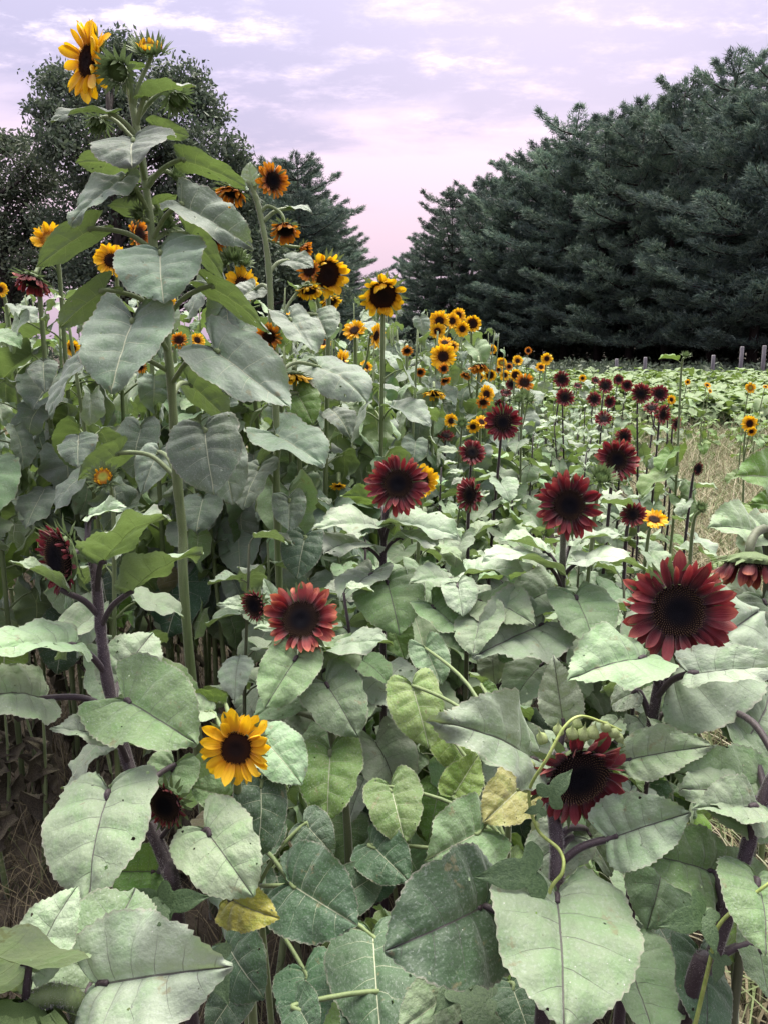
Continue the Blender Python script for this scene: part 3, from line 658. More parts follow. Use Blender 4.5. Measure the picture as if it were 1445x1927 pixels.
# G: single bright yellow flower low among the leaves
hp = P(446, 1408, 1.10)
pts = [G0(P(470, 1800, 1.25), 0, .05), P(462, 1700, 1.22), P(452, 1560, 1.17), P(448, 1480, 1.135), hp+Vector((.002, .022, -.016)), hp+Vector((0, .008, 0))]
e = plant('bright golden sunflower with a brown centre standing low between grey green leaves', None, pts[0])
pg = stem(e, pts, .0075, .0058, 0, 0)
add_head(e, hp, (-.04, -.95, .22), .056, 'yel', True, 'yel', 41)
for a in [(492, 1468, 482, 1615, 1.16, 1.12, FR_, .75, 'd', 0, 'heart', 5), (500, 1395, 568, 1478, 1.2, 1.16, FR_, .95, 'm', 0, 'heart', 0), (430, 1500, 360, 1480, 1.2, 1.2, F_, .9, 'm', 0, 'broad', 1),
          (432, 1690, 528, 1728, 1.10, 1.05, (0, -.85, .5), .72, 'y', .7, 'broad', 3), (400, 1340, 315, 1345, 1.22, 1.2, T_, .8, 'p', 0, 'broad', 0), (425, 1325, 345, 1310, 1.24, 1.22, U_, .55, 'f', 0, 'ovate', 2), (430, 1590, 480, 1650, 1.2, 1.2, F_, .9, 'd', 0, 'heart', 1)]:
    hleaf(e, pg, *a, rp=.0032)
# F: coral tipped flower
hp = P(567, 1166, 1.55)
pts = [G0(P(660, 1650, 1.62), 0, .03), P(655, 1570, 1.60), P(628, 1400, 1.58), P(606, 1290, 1.58), P(594, 1222, 1.585), hp+Vector((.008, .03, -.03)), hp+Vector((0, .01, -.005))]
e = plant('maroon sunflower with coral orange petal tips rising over a holed heart shaped leaf', None, pts[0])
pf_ = stem(e, pts, .0088, .0065, .45, 2500)
add_head(e, hp, (-.06, -.82, .50), .080, 'coral', True, 'coral', 52)
hp2 = P(480, 1139, 1.62)
stem(e, [pf_[20], P(560, 1215, 1.62), P(512, 1160, 1.64), hp2+Vector((.012, .016, -.006)), hp2], .0045, .0038, .4, 0, 'side_stem')
add_head(e, hp2, (-.55, -.83, .0), .034, 'rclose', True, 'red', 53, 'side_flower_head')
for a in [(560, 1236, 500, 1334, 1.53, 1.46, (-.1, -.78, .6), .92, 'm', 1, 'heart', 2), (614, 1286, 674, 1388, 1.55, 1.48, (.1, -.78, .6), .95, 'm', 1, 'heart', 3), (606, 1266, 676, 1205, 1.58, 1.66, (.1, -.7, .7), .8, 'p', 1, 'broad', 2),
          (622, 1412, 616, 1548, 1.50, 1.42, F_, .92, 'f', .4, 'heart', 3), (560, 1310, 478, 1352, 1.6, 1.55, FL_, .9, 'm', .4, 'heart', 1), (600, 1215, 478, 1185, 1.62, 1.56, S_, .7, 's', 1, 'broad', 0), (610, 1225, 740, 1215, 1.62, 1.55, S_, .7, 'p', 1, 'broad', 4),
          (545, 1340, 490, 1420, 1.62, 1.56, F_, .95, 'p', .4, 'heart', 0), (640, 1370, 560, 1420, 1.64, 1.6, FL_, .95, 'm', .3, 'heart', 5), (520, 1135, 497, 1088, 1.66, 1.68, F_, .5, 's', 1, 'ovate', 2), (470, 1150, 408, 1140, 1.66, 1.62, T_, .6, 's', 1, 'ovate', 1)]:
    hleaf(e, pf_, *a)
# E: red flower before a yellow one
hp = P(748, 911, 1.84)
pts = [G0(P(724, 1480, 1.90), 0, .02), P(722, 1400, 1.90), P(720, 1140, 1.88), P(722, 1010, 1.88), P(727, 958, 1.88), hp+Vector((0, .03, -.02)), hp+Vector((0, .01, 0))]
e = plant('red sunflower on a straight purple stem with a yellow flower peeping out behind it', None, pts[0])
pe = stem(e, pts, .0098, .0066, 1, 3500)
add_head(e, hp, (-.12, -.93, .3), .078, 'red', True, 'red', 61)
for a in [(728, 1094, 752, 1196, 1.82, 1.72, (0, -.78, .62), 1.05, 'm', 1, 'heart', 1), (712, 992, 588, 1000, 1.86, 1.78, S_, .75, 's', 1, 'broad', 0), (735, 985, 862, 1015, 1.86, 1.78, S_, .8, 's', 1, 'broad', 2), (752, 1012, 828, 1040, 1.84, 1.75, S_, .8, 's', 1, 'ovate', 1),
          (690, 1030, 610, 1045, 1.86, 1.75, S_, .8, 's', 1, 'broad', 3), (715, 945, 640, 935, 1.92, 1.9, U_, .55, 'f', 1, 'ovate', 3), (700, 1080, 640, 1130, 1.84, 1.74, FL_, .8, 'p', 1, 'heart', 4), (790, 1070, 800, 1140, 1.9, 1.8, FR_, .9, 'p', 1, 'heart', 0),
          (735, 1170, 760, 1240, 1.92, 1.88, F_, .9, 'l', 0, 'heart', 2), (690, 1190, 610, 1210, 1.78, 1.7, (-.1, -.5, .86), .8, 'p', 1, 'broad', 4), (700, 1270, 798, 1340, 1.75, 1.66, FR_, .8, 's', 1, 'broad', 1), (680, 1130, 590, 1115, 1.9, 1.86, S_, .8, 's', 1, 'broad', 2)]:
    hleaf(e, pe, *a)
# D: round red flower
hp = P(1070, 951, 1.72)
pts = [G0(P(1058, 1400, 1.80), 0, .02), P(1056, 1300, 1.78), P(1056, 1180, 1.77), P(1058, 1050, 1.765), hp+Vector((-.002, .032, -.03)), hp+Vector((0, .01, 0))]
e = plant('round deep red sunflower with evenly spread petals and a bluish black centre', None, pts[0])
pd_ = stem(e, pts, .0092, .0064, .8, 3500)
add_head(e, hp, (-.03, -.96, .2), .078, 'red', True, 'red', 71)
for a in [(1082, 1122, 1118, 1218, 1.70, 1.60, (.1, -.78, .6), 1.05, 'm', 1, 'heart', 0), (1036, 1070, 905, 1056, 1.74, 1.66, S_, .8, 's', 1, 'broad', 1), (1085, 1060, 1215, 1075, 1.74, 1.68, S_, .8, 's', 1, 'broad', 3), (1030, 1040, 935, 1015, 1.78, 1.76, S_, .75, 's', 1, 'ovate', 0),
          (1075, 1020, 1170, 1010, 1.8, 1.78, S_, .75, 's', 1, 'broad', 0), (1020, 1175, 888, 1240, 1.70, 1.58, (-.1, -.7, .7), .85, 'p', 1, 'broad', 2), (1040, 1110, 960, 1150, 1.78, 1.7, FL_, .9, 'p', 1, 'heart', 2), (1070, 1200, 1160, 1260, 1.75, 1.65, FR_, .9, 'p', 1, 'heart', 3), (1020, 1250, 960, 1330, 1.7, 1.62, FL_, .9, 'p', 1, 'heart', 1)]:
    hleaf(e, pd_, *a)
# N: drooping coral red head at the frame edge
hp = P(1412, 1062, 1.32)
pts = [G0(P(1440, 1500, 1.4), 0, .02), P(1440, 1350, 1.40), P(1442, 1150, 1.40), P(1445, 1010, 1.38), P(1425, 1000, 1.35), hp+Vector((0, .01, .03)), hp+Vector((0, 0, .006))]
e = plant('drooping brick red sunflower facing the soil with fat green bracts on top', None, pts[0])
pn = stem(e, pts, .0088, .0075, .6, 0)
add_head(e, hp, (-.1, -.30, -.95), .078, 'rdroop', True, 'coral', 81)
for a in [(1430, 1005, 1330, 995, 1.42, 1.36, (0, -.5, .86), .8, 'p', 1, 'broad', 0), (1440, 1050, 1470, 960, 1.42, 1.5, (0, -.8, .5), .9, 'p', 1, 'heart', 2), (1435, 1150, 1330, 1130, 1.42, 1.36, (0, -.6, .8), .9, 'p', 1, 'heart', 0), (1436, 1130, 1480, 1220, 1.38, 1.3, F_, .9, 'm', 1, 'heart', 3), (1420, 1300, 1330, 1290, 1.4, 1.36, F_, .9, 'm', 1, 'heart', 1)]:
    hleaf(e, pn, *a)
# I: the closest plant
pts = [G0(P(300, 1990, .80), -.06, .12), P(330, 2010, .78), P(170, 1960, .76), P(150, 1900, .755), P(135, 1878, .75), P(95, 1872, .745), P(60, 1890, .74), P(40, 1925, .735)]
e = plant('woolly green sunflower neck bending over among broad pale serrated leaves', None, pts[0])
pi_ = stem(e, pts, .010, .0105, 0, 2500)
hp = P(22, 1925, .72); add_head(e, hp, (-.2, -.5, -.85), .06, 'bud', True, None, 91, 'flower_bud')
for a in [(55, 1818, -90, 1735, .74, .66, (-.2, -.6, .75), 1.05, 's', 1, 'heart', 0), (62, 1826, 150, 1668, .75, .80, (-.3, -.75, .6), .75, 's', 1, 'broad', 1), (186, 1852, 440, 1820, .76, .72, (.05, -.62, .78), .78, 's', 1, 'broad', 2), (165, 1868, 258, 1672, .80, .90, (0, -.78, .6), 1.0, 'm', 1, 'heart', 4),
          (110, 1860, 40, 1900, .8, .78, F_, .9, 'm', 1, 'broad', 3), (230, 1890, 340, 1950, .82, .8, F_, .9, 'f', 1, 'heart', 5)]:
    hleaf(e, pi_, *a, rp=.0034)
# J: shaded plants low in the middle, each with the stalk that carries it
def low_plant(label, stalk, leaves, purple=0, r0=.0075, extra=None):
    top_ = P(*stalk[-1]); pts = [Vector((top_.x*.93, top_.y+.04, -.01)), Vector((top_.x*.97+.008, top_.y+.02, top_.z*.5)), top_]
    e = plant(label, None, pts[0]); p_ = stem(e, pts, r0, r0*.7, purple, 0)
    for a in leaves: hleaf(e, p_, *a, rp=.003)
    return e, p_
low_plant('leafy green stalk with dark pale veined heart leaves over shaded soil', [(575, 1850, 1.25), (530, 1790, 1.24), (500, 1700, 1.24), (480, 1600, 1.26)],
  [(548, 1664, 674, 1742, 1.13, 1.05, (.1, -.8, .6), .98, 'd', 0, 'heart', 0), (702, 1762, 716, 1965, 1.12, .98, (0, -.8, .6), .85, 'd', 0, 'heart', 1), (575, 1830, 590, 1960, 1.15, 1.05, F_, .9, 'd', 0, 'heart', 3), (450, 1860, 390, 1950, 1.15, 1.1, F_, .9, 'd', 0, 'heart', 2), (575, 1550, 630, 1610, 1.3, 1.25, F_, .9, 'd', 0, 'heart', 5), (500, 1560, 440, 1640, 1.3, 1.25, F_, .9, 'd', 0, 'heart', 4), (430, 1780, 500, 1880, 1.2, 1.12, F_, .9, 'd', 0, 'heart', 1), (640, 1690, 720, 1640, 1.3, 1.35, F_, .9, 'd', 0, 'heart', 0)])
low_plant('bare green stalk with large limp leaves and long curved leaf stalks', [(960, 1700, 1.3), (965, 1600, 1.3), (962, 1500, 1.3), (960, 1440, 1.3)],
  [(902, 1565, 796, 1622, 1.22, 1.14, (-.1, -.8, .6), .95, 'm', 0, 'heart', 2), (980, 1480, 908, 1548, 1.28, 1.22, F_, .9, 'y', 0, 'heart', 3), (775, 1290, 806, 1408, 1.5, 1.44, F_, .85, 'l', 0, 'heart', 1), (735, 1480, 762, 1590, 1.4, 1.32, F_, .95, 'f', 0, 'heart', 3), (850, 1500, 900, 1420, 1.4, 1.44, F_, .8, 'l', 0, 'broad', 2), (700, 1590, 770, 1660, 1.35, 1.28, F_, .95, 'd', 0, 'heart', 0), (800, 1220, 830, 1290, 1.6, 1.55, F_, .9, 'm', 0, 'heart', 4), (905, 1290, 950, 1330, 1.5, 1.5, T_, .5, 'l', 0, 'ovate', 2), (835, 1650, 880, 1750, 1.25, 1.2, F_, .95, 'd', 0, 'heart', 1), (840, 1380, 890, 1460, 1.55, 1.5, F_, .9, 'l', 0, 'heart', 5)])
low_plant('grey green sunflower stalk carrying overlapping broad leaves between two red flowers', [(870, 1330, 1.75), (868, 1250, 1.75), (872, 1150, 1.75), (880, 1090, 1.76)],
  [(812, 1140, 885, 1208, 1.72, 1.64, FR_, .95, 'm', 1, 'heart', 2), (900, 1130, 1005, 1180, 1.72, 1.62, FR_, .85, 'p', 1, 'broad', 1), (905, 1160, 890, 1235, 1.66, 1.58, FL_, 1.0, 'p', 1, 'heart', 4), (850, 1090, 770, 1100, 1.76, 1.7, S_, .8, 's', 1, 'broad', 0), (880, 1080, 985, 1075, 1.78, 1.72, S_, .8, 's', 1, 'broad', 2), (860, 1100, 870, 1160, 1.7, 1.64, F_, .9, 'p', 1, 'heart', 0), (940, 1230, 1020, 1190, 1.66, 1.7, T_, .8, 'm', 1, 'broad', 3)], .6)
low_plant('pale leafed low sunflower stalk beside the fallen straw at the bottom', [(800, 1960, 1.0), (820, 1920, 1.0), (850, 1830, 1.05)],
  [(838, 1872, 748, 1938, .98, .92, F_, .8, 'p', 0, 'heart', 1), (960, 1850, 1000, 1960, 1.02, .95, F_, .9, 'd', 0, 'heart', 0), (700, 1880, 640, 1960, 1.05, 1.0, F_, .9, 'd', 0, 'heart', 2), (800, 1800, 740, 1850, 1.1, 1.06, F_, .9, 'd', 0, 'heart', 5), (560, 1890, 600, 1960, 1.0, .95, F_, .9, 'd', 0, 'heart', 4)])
# K: the tallest sunflower
hp = P(166, 116, 1.92)
pts = [G0(P(352, 1230, 2.02), .02, .05), P(350, 1150, 2.02), P(345, 1010, 2.0), P(334, 900, 1.97), P(321, 700, 1.93), P(301, 560, 1.92), P(284, 420, 1.92), P(268, 300, 1.93), P(252, 210, 1.93), P(238, 150, 1.94), P(212, 128, 1.94), hp+Vector((.014, .012, 0))]
e = plant('tallest green sunflower with one sideways yellow flower and several spiky green buds at its top', None, pts[0])
pk = stem(e, pts, .0138, .0078, 0, 5000, n=8)
add_head(e, hp, (-.66, -.75, .06), .096, 'yel', True, 'yel', 101)
def bud(e, path, x, y, d, Rm, facing, via, seed, style='bud', r0=.006):
    p = P(x, y, d); a = min(path, key=lambda q: (q-P(*via[0])).length)
    f = Vector(facing).normalized()
    stem(e, [a]+[P(*q) for q in via[1:]]+[p-f*Rm*.5, p-f*Rm*.2], r0, r0*.8, 0, 0, 'side_stem', ns=6)
    add_head(e, p, f, Rm, style, True, None, seed, 'flower_bud')
bud(e, pk, 283, 90, 1.90, .046, (.1, -.55, .8), [(252, 215, 1.93), (262, 160, 1.92)], 102, 'ybud')
bud(e, pk, 222, 134, 1.86, .040, (-.1, -.85, -.3), [(250, 200, 1.93), (245, 150, 1.9)], 103)
bud(e, pk, 334, 188, 1.95, .036, (.5, -.4, -.7), [(258, 232, 1.93), (285, 190, 1.94), (320, 165, 1.95)], 104)
bud(e, pk, 186, 232, 1.98, .032, (-.3, -.4, -.8), [(262, 270, 1.93), (215, 225, 1.96)], 105)
bud(e, pk, 246, 356, 1.88, .026, (-.2, -.7, -.4), [(278, 385, 1.92), (262, 370, 1.9)], 106)
bud(e, pk, 312, 420, 1.94, .026, (.4, -.6, .3), [(288, 440, 1.92), (300, 430, 1.93)], 107)
bud(e, pk, 262, 402, 1.9, .022, (-.4, -.7, .2), [(284, 425, 1.92), (272, 412, 1.9)], 108)
bud(e, pk, 335, 330, 1.95, .020, (.4, -.5, .6), [(270, 345, 1.93), (310, 322, 1.94)], 109)
for a in [(302, 474, 310, 572, 1.78, 1.70, (0, -.88, .46), 1.45, 'g', 0, 'heart', 0), (252, 602, 212, 742, 1.74, 1.64, (-.1, -.86, .5), 1.12, 'g', 0, 'heart', 4), (406, 660, 548, 772, 1.80, 1.72, (.15, -.84, .52), .78, 'g', 0, 'heart', 2), (386, 808, 404, 932, 1.84, 1.76, (.05, -.85, .5), 1.1, 'g', 0, 'heart', 1),
          (252, 264, 250, 316, 1.83, 1.74, (0, -.8, .6), 1.6, 'g', 0, 'heart', 3), (176, 430, 70, 504, 1.86, 1.78, (-.3, .75, .58), .68, 'g', 0, 'heart', 0), (198, 546, 113, 618, 1.84, 1.76, (-.3, .78, .55), .75, 'g', 0, 'heart', 3), (395, 538, 505, 628, 1.84, 1.76, (.3, .78, .55), .62, 'g', 0, 'heart', 1),
          (340, 384, 478, 472, 1.84, 1.76, (.2, -.8, .55), .58, 'g', 0, 'broad', 2), (340, 300, 468, 358, 1.9, 1.84, (.2, .78, .58), .55, 'g', 0, 'broad', 1), (238, 335, 136, 428, 1.84, 1.76, (-.25, -.8, .55), .62, 'g', 0, 'broad', 4), (250, 318, 144, 308, 2.02, 2.08, (-.1, .6, .8), .75, 'g', 0, 'heart', 5),
          (284, 404, 203, 388, 2.02, 2.1, (-.1, .7, .7), .8, 'g', 0, 'heart', 0), (290, 392, 334, 368, 2.0, 2.08, (.2, .7, .7), .9, 'g', 0, 'heart', 1), (292, 240, 356, 258, 1.98, 2.05, (.1, .75, .6), .8, 'g', 0, 'heart', 2), (272, 186, 370, 165, 1.9, 1.84, (.1, -.25, .97), .55, 'g', 0, 'broad', 0), (214, 216, 98, 232, 1.9, 1.84, (-.1, -.12, 1), .5, 'g', 0, 'broad', 3),
          (352, 440, 424, 528, 2.0, 2.06, (.2, .8, .5), .8, 'g', 0, 'heart', 3), (178, 668, 96, 790, 1.86, 1.78, FL_, .62, 'g', 0, 'broad', 1), (356, 722, 432, 795, 2.08, 2.12, (.1, .8, .5), .95, 'g', 0, 'heart', 4), (228, 852, 148, 905, 2.1, 2.14, (-.1, .8, .5), .85, 'g', 0, 'heart', 2), (420, 850, 440, 950, 2.1, 2.05, F_, .9, 'g', 0, 'heart', 0), (300, 850, 270, 930, 2.1, 2.05, F_, .9, 'g', 0, 'heart', 5), (600, 590, 560, 640, 2.4, 2.4, F_, .9, 'g', 0, 'heart', 1), (240, 120, 285, 125, 1.95, 1.9, (0, .5, .8), .6, 'g', 0, 'ovate', 2)][:-2]+[(240, 130, 282, 126, 1.95, 1.9, (0, .5, .8), .6, 'g', 0, 'ovate', 2)]:
    a = list(a); back = a[6][1] > 0; a[7] *= .72 if back else .86; a[5] = a[4] if back else a[5]; hleaf(e, pk, *a, rp=.0055)
# L: the bronze branched plant
pts = [G0(P(522, 1080, 2.25), 0, .04), P(522, 960, 2.24), P(522, 830, 2.22), P(513, 640, 2.2), P(506, 500, 2.2), P(492, 410, 2.2), P(478, 360, 2.2), P(466, 342, 2.2)]
e = plant('branching green sunflower with several hanging bronze orange flowers up its stem', None, pts[0])
plp = stem(e, pts, .0118, .0065, 0, 3000, n=8)
def side(e, path, x, y, d, Rm, facing, via, seed, style, tip=None, r0=.0055, hero=True):
    p = P(x, y, d); f = Vector(facing).normalized(); a = min(path, key=lambda q: (q-P(*via[0])).length)
    stem(e, [a]+[P(*q) for q in via[1:]]+[p-f*Rm*.55, p-f*Rm*.2], r0, r0*.8, 0, 0, 'side_stem', ns=6)
    add_head(e, p, f, Rm, style, hero, tip, seed)
side(e, plp, 514, 340, 2.2, .054, (.62, -.74, -.1), [(480, 365, 2.2), (485, 335, 2.2), (500, 326, 2.22)], 111, 'org')
side(e, plp, 438, 362, 2.22, .058, (-.2, -.35, -.92), [(478, 355, 2.2), (462, 340, 2.22), (445, 340, 2.23)], 112, 'droop')
side(e, plp, 537, 432, 2.18, .050, (.1, -.62, -.78), [(490, 400, 2.2), (505, 388, 2.2), (528, 400, 2.2)], 113, 'droop')
side(e, plp, 572, 470, 2.3, .034, (.7, -.5, -.4), [(505, 450, 2.2), (540, 462, 2.28)], 114, 'droop')
side(e, plp, 507, 634, 2.16, .040, (-.15, -.95, .1), [(516, 700, 2.2), (518, 660, 2.2)], 115, 'oyel')
side(e, plp, 582, 546, 2.3, .046, (.1, -.38, -.92), [(516, 660, 2.2), (540, 580, 2.26), (570, 540, 2.3)], 116, 'ydroop')
for a in [(475, 352, 472, 305, 2.2, 2.2, (-.3, -.8, .4), .8, 'p', 0, 'ovate', 2), (548, 392, 588, 402, 2.24, 2.22, S_, .8, 'g', 0, 'broad', 1), (540, 490, 590, 505, 2.26, 2.22, (0, -.6, .8), .9, 'g', 0, 'heart', 0), (545, 600, 592, 668, 2.12, 2.05, FR_, .9, 'g', 0, 'heart', 2), (596, 592, 618, 640, 2.3, 2.24, F_, 1.1, 'g', 0, 'heart', 1), (520, 820, 610, 880, 2.2, 2.1, FR_, .9, 'g', 0, 'heart', 4), (560, 740, 590, 800, 2.3, 2.24, F_, .9, 'f', 0, 'heart', 3), (490, 880, 460, 960, 2.2, 2.12, FL_, .9, 'g', 0, 'heart', 0), (600, 690, 690, 760, 2.4, 2.3, FR_, .8, 'g', 0, 'heart', 5), (480, 545, 440, 570, 2.3, 2.24, F_, .9, 'g', 0, 'heart', 4), (545, 940, 545, 1000, 2.2, 2.14, F_, .9, 'g', 0, 'heart', 2), (575, 1010, 560, 1090, 2.2, 2.14, F_, .9, 'd', 0, 'heart', 1)]:
    hleaf(e, plp, *a, rp=.005)
# ------------------------------------------------------------------ plants carrying one or more heads (pixel, radius in px, style, facing)
CF = (0, -.95, .25)
def head_plant(label, group, heads, kind, nleaf=13, size=.17, z0=None, root=None, purple=None, Dm=None, seed=None, tip=None, lean=.0, z1k=.93, cols=None):
    r = random.Random(seed if seed else heads[0][0]*7+heads[0][1])
    purple = (1 if kind == 'red' else 0) if purple is None else purple
    P3 = []
    for h in heads:
        x, y, rp, sty, fc = h[:5]; d = h[5] if len(h) > 5 else (Dm or .065)*FPX/rp
        rp = rp*1.1 if kind == 'yel' else rp; P3.append((P(x, y, d), rp*d/FPX, sty, Vector(fc).normalized()))
    p0, r0, s0, f0 = P3[0]
    rt = Vector((p0.x+r.uniform(-.05, .05)+lean, p0.y+r.uniform(.02, .08), -.01)) if root is None else root
    e = plant(label, group, rt)
    th = .0075 if kind == 'red' else .0105
    back = p0-f0*(r0*.35)
    if f0.z < -.3: pts = [rt, rt.lerp(p0, .5)+Vector((r.uniform(-.02, .02), .03, 0)), p0+Vector((0, .045, -.06)), p0+Vector((0, .04, .02))-f0*r0*.4, back]
    else: pts = [rt, rt.lerp(p0, .5)+Vector((r.uniform(-.03, .03), .02, 0)), p0+Vector((0, .045, -.10)), back]
    path = stem(e, pts, th, th*.6, purple, 0, ns=6)
    big = heads[0][2] >= 38
    for i, (p, rm, sty, f) in enumerate(P3):
        if i:
            a = min(path, key=lambda q: abs(q.z-(p.z-.16))); 
            stem(e, [a, a.lerp(p, .5)+Vector((0, .02, -.02)), p-f*rm*.5, p-f*rm*.2], th*.55, th*.45, purple, 0, 'side_stem', n=4, ns=5)
        add_head(e, p, f, rm, sty, heads[i][2] >= 38, tip, r.randrange(9999), 'flower_bud' if sty in ('bud', 'ybud') else 'flower_head')
    zt = p0.z
    auto_leaves(e, path, z0 if z0 is not None else (.45 if kind == 'red' else .62), zt*(z1k if kind == 'red' else .97)-(.02 if kind == 'red' else .06), nleaf if kind == 'red' else nleaf+4, size if heads[0][0] < 1232 or kind != 'red' else size*.8, 'flat' if kind == 'red' else 'hang', cols or ('pppsm' if kind == 'red' else 'ggpmg'), purple, r, .55 if kind == 'red' else .75)
    return e, path
def facing(deg, elv=12):
    a, b = rad(deg), rad(elv); return (math.sin(a)*math.cos(b), -math.cos(a)*math.cos(b), math.sin(b))
GY = 'yellow sunflowers at the end of the tall stand'; GR = 'dark red sunflowers far down the row'; GT = 'yellow flowers inside the tall stand'
reds = [
 ('spiky crimson sunflower with a ragged star outline on a dark stem', [(945, 795, 37, 'red', facing(0, 8), 2.9)], None),
 ('small blackish red sunflower under a pale upturned leaf', [(887, 852, 27, 'red', facing(0, 25))], None),
 ('narrow red sunflower turned sideways with its green back showing', [(884, 932, 36, 'red', facing(-52, 5), 2.25)], None),
 ('large red sunflower behind a spiky green bud', [(1160, 866, 44, 'red', facing(5, 18), 2.45)], None),
 ('short bright red flower just behind the large red one with the bud before it', [(1173, 822, 18, 'red', facing(12, 5), 4.2)], None),
 ('dark flat facing maroon sunflower tilted to the sky beside yellow ones', [(838, 821, 17, 'red', facing(0, 60), 4.2)], None),
 ('red flower half hidden by pale leaves next to an upturned yellow bloom', [(1190, 968, 26, 'red', facing(-30, 20), 2.1)], None),
 ('withered black sunflower head at the edge of the weedy path', [(1312, 882, 14, 'rclose', facing(30, 0), 2.9)], None),
 ('pair of red sunflowers turned towards the weedy path', [(1246, 780, 20, 'red', facing(35, 0), 4.1), (1225, 768, 16, 'red', facing(-10, 50), 4.15)], None),
 ('outermost red sunflower leaning over the weedy path', [(1271, 797, 15, 'red', facing(40, -5), 4.3)], None),
 ('red flower partly covered by a broad silver leaf', [(1135, 788, 18, 'red', facing(-10, 45), 4.4)], None),
 ('full red sunflower in front of its twin before a yellow petal', [(1205, 741, 21, 'red', facing(-12, 5), 4.6)], None),
 ('round red sunflower with a yellow flower peeping past its edge', [(1240, 741, 18, 'red', facing(0, 10), 5.0), ], None),
]
for i, (lb, hs, gp) in enumerate(reds): head_plant(lb, gp, hs, 'red', 16 if hs[0][0] < 1232 else 9, .148, tip='red')
for (x, y, rp, dg, ev) in [(1056, 713, 17, -5, 8), (1062, 748, 19, 0, 12), (1117, 751, 15, 0, 12), (1146, 756, 13, 10, 0), (1138, 726, 16, 0, 20), (1163, 714, 11, 5, 15), (1179, 725, 12, -15, 5), (1120, 716, 9, 10, 40), (1086, 726, 9, 0, 50), (940, 762, 12, -30, 0), (961, 723, 12, 0, 5), (951, 739, 12, 0, 60), (1290, 845, 12, 30, 0)][:12]:
    head_plant('small dark red sunflower among silvery leaves far down the red rows', GR, [(x, y, rp, 'red', facing(dg, ev))], 'red', 13, .148, tip='red')
head_plant('spiky green bud with long pointed bracts before a large red flower', None, [(1132, 897, 24, 'bud', (.1, -.6, .75), 2.05)], 'red', 12, .17, purple=.2)
head_plant('cluster of tight grey green buds beside the ragged red flower', None, [(985, 745, 13, 'bud', (0, -.5, .8), 3.6), (975, 752, 11, 'bud', (-.3, -.6, .6), 3.55), (995, 750, 12, 'bud', (.3, -.6, .6), 3.65)], 'red', 12, .17, purple=.2)
head_plant('single dark spiky bud above the tilted maroon flower', None, [(868, 797, 12, 'bud', (0, -.7, .6), 3.6)], 'red', 12, .17, purple=.4)
head_plant('yellow sunflower mostly hidden behind the straight stemmed red one', None, [(793, 905, 33, 'yel', facing(10, 5), 2.15)], 'red', 12, .17, purple=0, tip='yel')
head_plant('low yellow sunflower opened to the sky among silver leaves', None, [(1230, 978, 27, 'yel', facing(5, 62), 2.35)], 'red', 12, .17, purple=.3, tip='yel')
head_plant('grey spiky bud on a pale stem at the edge of the straw', None, [(1318, 955, 12, 'bud', (0, -.6, .7), 2.2)], 'red', 11, .16, purple=.2)
e, _ = head_plant('slender sunflower stalk topped by a bud with one yellow petal open', None, [(195, 898, 26, 'ybud', (0, -.75, .6), 1.72)], 'red', 11, .16, purple=0, z0=.65)
head_plant('dark red flower cut by the yellow one behind the big twin heads', None, [(1262, 752, 10, 'yel', facing(20, 10), 5.4)], 'red', 10, .16, tip='yel')
